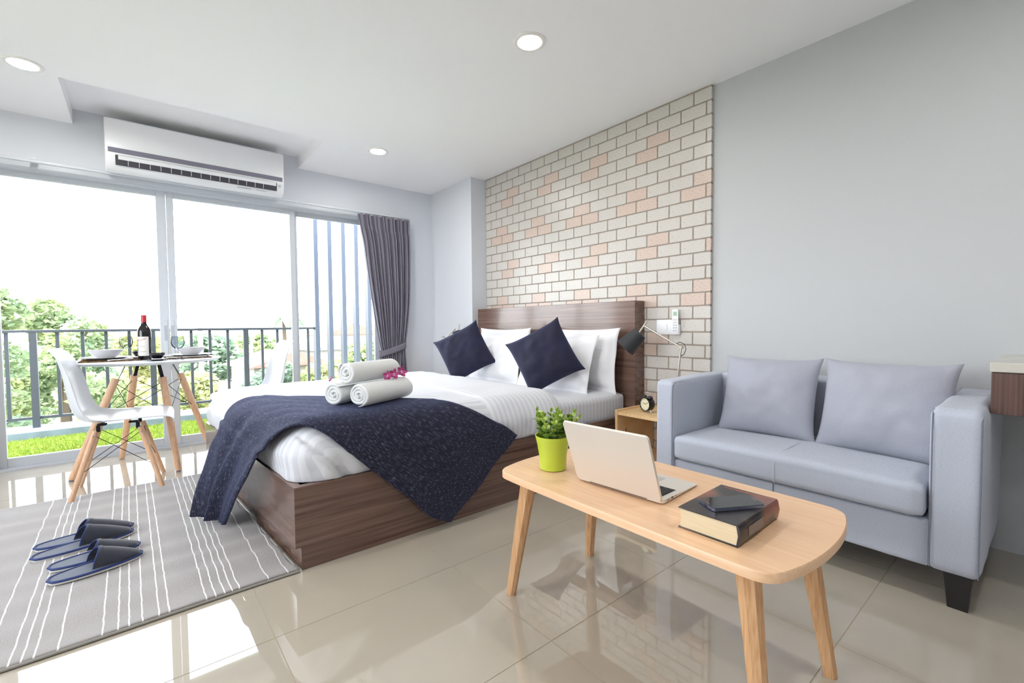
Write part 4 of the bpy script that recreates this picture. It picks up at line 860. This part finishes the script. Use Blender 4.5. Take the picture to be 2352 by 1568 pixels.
# local: face toward -Y
rotx = Matrix.Rotation(PI/2, 4, 'X')
cc = Matrix.Translation((0, 0, 0.052)) @ rotx
part('case', MB().lathe([(0.001, -0.028), (0.036, -0.028), (0.042, -0.02), (0.0435, 0.02), (0.0425, 0.026), (0.0385, 0.026), (0.0385, 0.02), (0.001, 0.02)], 40).xf(cc), 'clock_black', ck)
part('dial', MB().lathe([(0.0005, 0.0202), (0.0384, 0.0202), (0.0384, 0.0208), (0.0005, 0.0208)], 40).xf(cc), 'clock_face', ck, False)
for (a, L, w_) in ((math.radians(300), 0.019, 0.0016), (math.radians(62), 0.027, 0.0012)):
    part('hand', MB().box((-w_, 0, 0.0212), (w_, L, 0.0216)).xf(cc @ Matrix.Rotation(-a, 4, 'Z')), 'clock_black', ck, False)
for h in range(12):
    a = h*PI/6; part('hour_mark', MB().box((-0.0011, 0.030, 0.0208), (0.0011, 0.0345, 0.0211)).xf(cc @ Matrix.Rotation(a, 4, 'Z')), 'clock_black', ck, False)
for s in (-1, 1):
    b = MB().lathe([(0.017, 0), (0.0175, 0.004), (0.013, 0.012), (0.004, 0.015), (0.0005, 0.0155)], 24); b.xf(Matrix.Translation((s*0.023, 0, 0.090)) @ Matrix.Rotation(s*0.42, 4, 'Y')); part('bell', b, 'clock_black', ck)
    part('foot', MB().tube([(s*0.022, 0, 0.016), (s*0.03, 0, 0.0)], [0.003, 0.004], 8), 'steel', ck)
part('handle', MB().tube([(-0.024, 0, 0.104), (-0.018, 0, 0.122), (0, 0, 0.128), (0.018, 0, 0.122), (0.024, 0, 0.104)], 0.0018, 8), 'steel', ck)
# switch and remote
sw = thing('light_switch', 'white rocker switch plate on the brick wall', 'switch', (2.7415, 1.70, 0.937))
part('plate', MB().box((-0.008, -0.062, -0.05), (0.0, 0.062, 0.05), 0.003, 2), 'plastic_white', sw); part('rocker', MB().box((-0.011, -0.020, -0.02), (-0.0078, -0.006, 0.02), 0.001, 1), 'plastic_white', sw)
rc = thing('remote_control', 'white air conditioner remote in its wall holder', 'remote', (2.7415, 1.612, 0.888))
part('holder', MB().box((-0.022, -0.026, 0.0), (0.0, 0.026, 0.065), 0.003, 2), 'plastic_white', rc)
body = part('handset', MB().box((-0.027, -0.0215, 0.012), (-0.0225, 0.0215, 0.165), 0.002, 2), 'plastic_white', rc)
part('display', MB().box((-0.0278, -0.014, 0.122), (-0.0268, 0.014, 0.150)), 'lcd', rc, False)
for i in range(5):
    for j in range(3): part('button', MB().box((-0.0280, -0.0125+j*0.0105, 0.022+i*0.0175), (-0.0268, -0.0125+j*0.0105+0.006, 0.022+i*0.0175+0.009)), 'button_pink' if (i == 4 and j == 2) else 'button_grey', rc, False)
# ------------------------------------------------------------------ curtain and rail
CYY = 4.405
ral = thing('curtain_rail', 'slim white curtain track on brackets above the glass doors', 'curtain rail', (0.2, CYY, 2.07))
part('track', MB().box((-1.9, -0.012, 0.004), (2.045, 0.012, 0.022), 0.002, 1), 'alu_white', ral)
for x in (-0.71, 0.50, 1.80):
    part('bracket', MB().box((x-0.018, 0.0, 0.022), (x+0.018, 0.099, 0.026)).box((x-0.018, 0.095, -0.035), (x+0.018, 0.099, 0.05)).box((x-0.018, -0.014, 0.022), (x+0.018, -0.010, 0.034)), 'alu_white', ral, False)
cu = thing('curtain', 'grey pleated curtain tied back at the right of the doors', 'curtain', (1.95, CYY, 0.0))
ZL = [(2.064, 1.692, 2.238), (1.95, 1.712, 2.240), (1.773, 1.746, 2.242), (1.433, 1.787, 2.236), (1.174, 1.822, 2.222), (0.911, 1.862, 2.19), (0.745, 1.893, 2.172), (0.69, 1.899, 2.170), (0.505, 1.865, 2.176), (0.30, 1.835, 2.19), (0.02, 1.80, 2.21)]
NP = 13
def curt(u, v):
    z, a, b = cr_spline(ZL, v); hd = max(0, min(1, (z-1.93)/0.04)); tie = math.exp(-((z-0.72)/0.16)**2)
    amp = 0.032-0.017*tie; ph = u*NP*2*PI+0.6*math.sin(u*9)
    y = amp*(math.sin(ph)*(1-hd)+hd*math.copysign(abs(math.sin(ph))**0.5, math.sin(ph))*0.8)+0.008*math.sin(ph*2.3+z*2)*(1-tie)
    pinch = 0.35*math.exp(-((z-1.94)/0.025)**2); y *= 1-pinch
    x = a+(b-a)*(u+0.012*math.sin(ph*0.5+z*1.5))
    return (x-1.95, y-0.006, z)
cm = MB().grid(curt, 260, 90); co = part('drape', cm, 'curtain_fabric', cu, 'all'); s_ = co.modifiers.new('thickness', 'SOLIDIFY'); s_.thickness = 0.002
def band(u, v):
    a = 2*PI*u; zc_ = 0.715+0.045*math.cos(a)*1.0; return (0.080+0.152*math.cos(a), 0.0-0.045*math.sin(a) if True else 0, zc_-0.03+v*0.062)
bd_ = part('tieback', MB().grid(band, 48, 4), 'curtain_fabric', cu, 'all'); s_ = bd_.modifiers.new('thickness', 'SOLIDIFY'); s_.thickness = 0.003; s_.offset = 1
part('tieback_hook', MB().tube([(0.235, 0.005, 0.78), (0.245, 0.06, 0.785), (0.245, 0.1, 0.785)], 0.004, 8), 'steel', cu)
# ------------------------------------------------------------------ air conditioner
ac = thing('air_conditioner', 'white wall-mounted air conditioner with a grey stripe above the doors', 'air conditioner', (0.435, 4.505, 2.09)); X0, X1 = -0.14, 1.008
pr = [(4.505, 2.10), (4.40, 2.086), (4.352, 2.092), (4.318, 2.112), (4.298, 2.15), (4.291, 2.20), (4.289, 2.43), (4.296, 2.444), (4.31, 2.449), (4.505, 2.449)]
bmk = MB()
def acx(k): return [(-0.143, 0.90), (-0.140, 0.97), (-0.132, 1.0), (1.0, 1.0), (1.008, 0.97), (1.011, 0.90)][k]
cen = (4.42, 2.27); n_ = len(pr)
for (x, k) in [acx(i) for i in range(6)]: bmk.v += [Vector((x, cen[0]+(p[0]-cen[0])*k if p[0] < 4.5 else p[0], cen[1]+(p[1]-cen[1])*(0.5+0.5*k))) for p in pr]
for i in range(5):
    for j in range(n_): bmk.f.append([i*n_+j, i*n_+(j+1) % n_, (i+1)*n_+(j+1) % n_, (i+1)*n_+j])
bmk.f.append(list(range(n_))); bmk.f.append([5*n_+j for j in range(n_)][::-1])
wpart('body', bmk, 'plastic_white', ac, ac)
wpart('stripe', MB().box((-0.126, 4.2878, 2.206), (0.996, 4.2905, 2.240)), 'plastic_grey', ac, ac, False)
wpart('outlet', MB().prism([(4.2865, 2.188), (4.3000, 2.122), (4.312, 2.125), (4.2985, 2.192)], 'x', -0.088, 0.952), 'plastic_dark', ac, ac, False)
wpart('louvre', MB().prism([(4.2795, 2.186), (4.2860, 2.160), (4.2885, 2.161), (4.2825, 2.188)], 'x', -0.072, 0.945), 'plastic_white', ac, ac, False)
wpart('louvre', MB().prism([(4.2820, 2.1945), (4.2835, 2.190), (4.290, 2.191), (4.289, 2.195)], 'x', -0.086, 0.95), 'plastic_white', ac, ac, False)
for k in range(15):
    x = -0.02+k*0.062; wpart('vane', MB().prism([(4.2850, 2.170), (4.2965, 2.127), (4.300, 2.128), (4.290, 2.171)], 'x', x, x+0.003), 'plastic_white', ac, ac, False)
wpart('indicator', MB().box((0.965, 4.2925, 2.158), (0.985, 4.2955, 2.178)), 'alu_white', ac, ac, False)
wpart('printed_marks', MB().box((0.66, 4.3145, 2.1065), (0.76, 4.3165, 2.1095)).box((0.80, 4.3145, 2.1065), (0.87, 4.3165, 2.1085)), 'ink_grey', ac, ac, False)
# ------------------------------------------------------------------ dining set
TC = Vector((0.055, 4.06, 0)); TZ_ = 0.745; TRD = 0.42
dt = thing('dining_table', 'round white dining table on four splayed beech legs', 'table', TC)
part('table_top', MB().lathe([(0.001, TZ_-0.020), (TRD-0.03, TZ_-0.020), (TRD-0.006, TZ_-0.012), (TRD, TZ_-0.004), (TRD-0.003, TZ_), (0.001, TZ_)], 72), 'chair_white', dt)
ft = [(-0.354, 3.955), (-0.12, 4.394), (0.415, 4.175), (0.181, 3.736)]; tops = []; lows = []
for (x, y) in ft:
    f_ = Vector((x, y, 0))-TC; d = Vector((f_.x, f_.y, 0)).normalized(); t_ = d*0.185+Vector((0, 0, 0.625)); tops.append(t_); lows.append(f_)
    part('leg', MB().tube([f_+Vector((0, 0, 0.008)), f_.lerp(t_, 0.02)+Vector((0, 0, 0.004)), f_.lerp(t_, 0.7), t_], [0.0165, 0.018, 0.0225, 0.022], 14), 'beech_dowel', dt)
    part('foot_pad', MB().lathe([(0.001, 0), (0.013, 0), (0.013, 0.009), (0.001, 0.009)], 14, tuple(f_)), 'plastic_grey', dt)
    e = d*0.125+Vector((0, 0, TZ_-0.020)); sd_ = Vector((-d.y, d.x, 0))*0.011
    part('bracket', MB().add([t_+sd_-Vector((0, 0, 0.03)), t_-sd_-Vector((0, 0, 0.03)), e-sd_, e+sd_, t_+sd_+d*0.004-Vector((0, 0, 0.03)), t_-sd_+d*0.004-Vector((0, 0, 0.03)), e-sd_+d*0.004, e+sd_+d*0.004], [(0, 1, 2, 3), (7, 6, 5, 4), (0, 4, 5, 1), (1, 5, 6, 2), (2, 6, 7, 3), (3, 7, 4, 0)]), 'metal_black', dt, False)
def wires(parent, tops, lows, a, b, r=0.0022):
    n = len(tops)
    for i in range(n):
        j = (i+1) % n
        for (p, q) in ((i, j), (j, i)): part('wire', MB().tube([tops[p].lerp(lows[p], a), tops[q].lerp(lows[q], b)], r, 6), 'metal_black', parent)
wires(dt, tops, lows, 0.04, 0.40)
def make_chair(label):
    t = thing('dining_chair', label, 'chair', (0, 0, 0), 0, 'moulded dining chairs')
    PF = [(0.266, 0.395, 0.175), (0.262, 0.415, 0.195), (0.235, 0.432, 0.212), (0.14, 0.432, 0.225), (0.0, 0.420, 0.232), (-0.10, 0.420, 0.235), (-0.165, 0.448, 0.235), (-0.197, 0.51, 0.232), (-0.213, 0.60, 0.226), (-0.226, 0.70, 0.218), (-0.245, 0.795, 0.198), (-0.262, 0.835, 0.165), (-0.275, 0.845, 0.12)]
    LF = [0.0, 0.002, 0.008, 0.016, 0.03, 0.045, 0.058, 0.06, 0.054, 0.044, 0.022, 0.006, 0.0]
    def sh(u, v):
        x, z, wd = cr_spline(PF, v); lf = cr_spline([(q,) for q in LF], v)[0]; e = 2*u-1
        dx = cr_spline(PF, min(1, v+0.01)); dm = cr_spline(PF, max(0, v-0.01)); tg = Vector((dx[0]-dm[0], dx[1]-dm[1])); tg.normalize(); nm = Vector((tg.y, -tg.x))
        if nm.y < 0 and v < 0.4: nm = -nm
        k = abs(e)**2.6*lf; lip = 0.006*max(0, abs(e)-0.93)/0.07
        return (x+nm.x*(k), e*wd, z+nm.y*(k)-lip*(1 if v < 0.45 else 0)-lip*nm.x*0)
    s = MB().grid(sh, 30, 60); o = part('seat_shell', s, 'chair_white', t, 'all'); m_ = o.modifiers.new('thickness', 'SOLIDIFY'); m_.thickness = 0.006; m_.offset = 0; b_ = o.modifiers.new('soft', 'BEVEL'); b_.width = 0.002; b_.segments = 2
    tp_, lw = [], []
    for (sx_, sy_) in ((1, 1), (-1, 1), (-1, -1), (1, -1)):
        a = Vector((sx_*(0.105 if sx_ > 0 else 0.095), sy_*0.105, 0.372)); f_ = Vector((sx_*0.202, sy_*0.165, 0)); tp_.append(a); lw.append(f_)
        part('leg', MB().tube([f_+Vector((0, 0, 0.002)), f_.lerp(a, 0.03)+Vector((0, 0, 0.002)), f_.lerp(a, 0.75), a], [0.0115, 0.013, 0.0155, 0.0145], 12), 'beech_dowel', t)
        part('bracket', MB().box((a.x-0.012*sx_-0.008, a.y-0.010, 0.366), (a.x-0.012*sx_+0.010, a.y+0.010, 0.404), 0.002, 1).box((a.x-0.03*sx_-0.022, a.y-0.016, 0.402), (a.x-0.03*sx_+0.022, a.y+0.016, 0.414), 0.003, 1), 'metal_black', t)
        part('bolt', MB().lathe([(0.001, 0), (0.0045, 0), (0.003, 0.003), (0.001, 0.0035)], 10).xf(Matrix.Translation(a.lerp(f_, 0.07)+Vector((0, sy_*0.0135, 0))) @ Matrix.Rotation(-sy_*PI/2, 4, 'X')), 'steel', t)
    wires(t, tp_, lw, 0.06, 0.62, 0.002); return t
ch1 = make_chair('white moulded chair with beech legs in front of the dining table'); ch1.location = (-0.106, 3.614, 0.0); ch1.rotation_euler = (0, 0, math.radians(-3))
ch2 = copy_tree(ch1); ch2.location = (0.70, 4.12, 0); ch2.rotation_euler = (0, 0, math.radians(183)); ch2['label'] = 'white moulded chair mostly hidden behind the bed, facing the dining table'
# lift chair 1's two near feet onto the rug is negligible: rug pile compresses
# tableware
def mat_(label, c, rz, w_, d_):
    t = thing('placemat', label, 'placemat', (c[0], c[1], TZ_+0.0005), rz, 'woven placemats'); part('weave', MB().box((-w_/2, -d_/2, 0), (w_/2, d_/2, 0.003)), 'wicker_dark', t, False)
    part('rim', MB().tube([(-w_/2, -d_/2, 0.0035), (w_/2, -d_/2, 0.0035), (w_/2, d_/2, 0.0035), (-w_/2, d_/2, 0.0035)], 0.0045, 8, True), 'wicker', t)
    for k in range(9): part('cord', MB().tube([(-w_/2, -d_/2+d_*(k+0.5)/9, 0.0035), (w_/2, -d_/2+d_*(k+0.5)/9, 0.0035)], 0.003, 6), 'wicker', t)
PLT = [(-0.172, 4.085, 'left'), (0.292, 4.065, 'right')]
mat_('dark woven placemat with a rope rim on the left of the table', (-0.145, 4.05), 0.0, 0.30, 0.27); mat_('dark woven placemat with a rope rim on the right of the table', (0.268, 4.03), 0.0, 0.27, 0.27)
for (x, y, sd) in PLT:
    p = part('dinner_plate', MB().lathe([(0.001, 0.0), (0.075, 0.0), (0.085, 0.004), (0.128, 0.016), (0.1285, 0.0185), (0.084, 0.0075), (0.001, 0.005)], 56), 'ceramic_white', None, True, (x, y, TZ_+0.007)); tag(p, 'white dinner plate under a bowl on the %s of the table' % sd, 'plate', 'dinner plates')
    b = part('soup_bowl', MB().lathe([(0.001, 0.0), (0.042, 0.0), (0.044, 0.004), (0.068, 0.022), (0.086, 0.046), (0.089, 0.060), (0.086, 0.060), (0.081, 0.046), (0.062, 0.024), (0.001, 0.006)], 56), 'ceramic_white', None, True, (x, y, TZ_+0.0135)); tag(b, 'white bowl standing on the %s dinner plate' % sd, 'bowl', 'soup bowls')
def wineglass(label, x, y):
    t = thing('wine_glass', label, 'glass', (x, y, TZ_+0.0005), 0, 'wine glasses')
    part('bowl', MB().lathe([(0.003, 0.073), (0.018, 0.078), (0.032, 0.092), (0.0385, 0.112), (0.0375, 0.135), (0.032, 0.160), (0.031, 0.160), (0.0365, 0.135), (0.0375, 0.112), (0.0310, 0.093), (0.017, 0.080), (0.001, 0.077)], 40, close=False), 'wine_glass', t)
    part('stem', MB().lathe([(0.012, 0.004), (0.0045, 0.012), (0.0032, 0.035), (0.0035, 0.066), (0.006, 0.075)], 20, close=False), 'wine_glass', t); part('foot', MB().lathe([(0.001, 0), (0.033, 0), (0.033, 0.0015), (0.012, 0.0045), (0.001, 0.0055)], 36), 'wine_glass', t)
wineglass('empty wine glass left of the bottle', -0.068, 4.20); wineglass('empty wine glass right of the bottle in front of the door stile', 0.205, 3.80)
bt = thing('wine_bottle', 'dark red wine bottle with a red capsule and white label', 'bottle', (0.032, 3.985, TZ_+0.0005))
part('glass', MB().lathe([(0.001, 0), (0.036, 0), (0.038, 0.004), (0.038, 0.185), (0.036, 0.203), (0.028, 0.222), (0.0175, 0.238), (0.0148, 0.252), (0.0148, 0.300), (0.001, 0.300)], 40), 'bottle_glass', bt)
part('capsule', MB().lathe([(0.0152, 0.256), (0.0154, 0.302), (0.0145, 0.3045), (0.001, 0.3045)], 32, close=False), 'foil_red', bt)
lb_ = MB().grid(lambda u, v: (0.0384*math.sin(math.radians(-62+96*u)), -0.0384*math.cos(math.radians(-62+96*u)), 0.028+v*0.130), 24, 1); part('paper_label', lb_, 'label_white', bt)
def curved(me, off, z):
    for v in me.vertices: a = math.radians(off)+v.co.x/0.0384; y = v.co.y; d = 0.0386+v.co.z; v.co = (d*math.sin(a), -d*math.cos(a), z+y)
    return me
tm_ = text_mesh('Penfolds', 0.0155, 0.0001, 0.4)
for v in tm_.vertices: c_, s2 = math.cos(0.28), math.sin(0.28); v.co = (v.co.x*c_-v.co.y*s2, v.co.x*s2+v.co.y*c_, v.co.z)
put('lettering', curved(tm_, -27, 0.138), 'ink_red', bt)
for (off, z, w_, m) in ((-38, 0.098, 0.012, 'ink_grey'), (-24, 0.090, 0.032, 'ink_grey'), (-30, 0.056, 0.024, 'ink_grey'), (-6, 0.056, 0.018, 'ink_red')):
    part('printed_line', MB().grid(lambda u, v, off=off, z=z, w_=w_: (0.0386*math.sin(math.radians(off)+(u-0.5)*w_/0.0386), -0.0386*math.cos(math.radians(off)+(u-0.5)*w_/0.0386), z+v*0.0022), 6, 1), m, bt)
for (lb, x, y) in (('small dark sauce bowl on a saucer in front of the bottle', 0.093, 3.835), ('small dark sauce bowl behind the wine bottle', 0.003, 4.24)):
    t = thing('sauce_bowl', lb, 'bowl', (x, y, TZ_+0.0005), 0, 'dark sauce bowls')
    part('bowl', MB().lathe([(0.001, 0.012), (0.024, 0.012), (0.026, 0.016), (0.040, 0.036), (0.043, 0.050), (0.041, 0.050), (0.036, 0.034), (0.001, 0.018)], 36), 'ceramic_dark', t)
    part('saucer', MB().lathe([(0.001, 0.0), (0.032, 0.0), (0.034, 0.004), (0.060, 0.010), (0.060, 0.0115), (0.032, 0.007), (0.001, 0.007)], 40), 'ceramic_white' if y > 4 else 'ceramic_dark', t)
def fork(label, x, y, rz, kind):
    t = thing(kind, label, kind.split('_')[-1], (x, y, TZ_+0.006), rz, 'cutlery on the placemats')
    part('handle', MB().tube([(-0.095, 0, 0.002), (-0.04, 0, 0.003), (0.02, 0, 0.005), (0.05, 0, 0.004)], [0.0045, 0.004, 0.0028, 0.003], 8), 'steel', t)
    if kind == 'table_fork':
        for k in range(4): part('tine', MB().tube([(0.048, -0.0075+k*0.005, 0.004), (0.075, -0.0085+k*0.0057, 0.003), (0.098, -0.0075+k*0.005, 0.006)], 0.0013, 6), 'steel', t)
    else: part('blade', MB().prism([(0.045, -0.006), (0.11, -0.009), (0.118, 0.0), (0.11, 0.006), (0.045, 0.005)], 'z', 0.002, 0.0035), 'steel', t, False)
fork('steel fork beside the left plate', -0.075, 3.955, 0.5, 'table_fork'); fork('steel knife beside the right plate', 0.33, 3.93, 0.1, 'table_knife'); fork('steel fork beside the right plate', 0.235, 3.945, 0.25, 'table_fork')
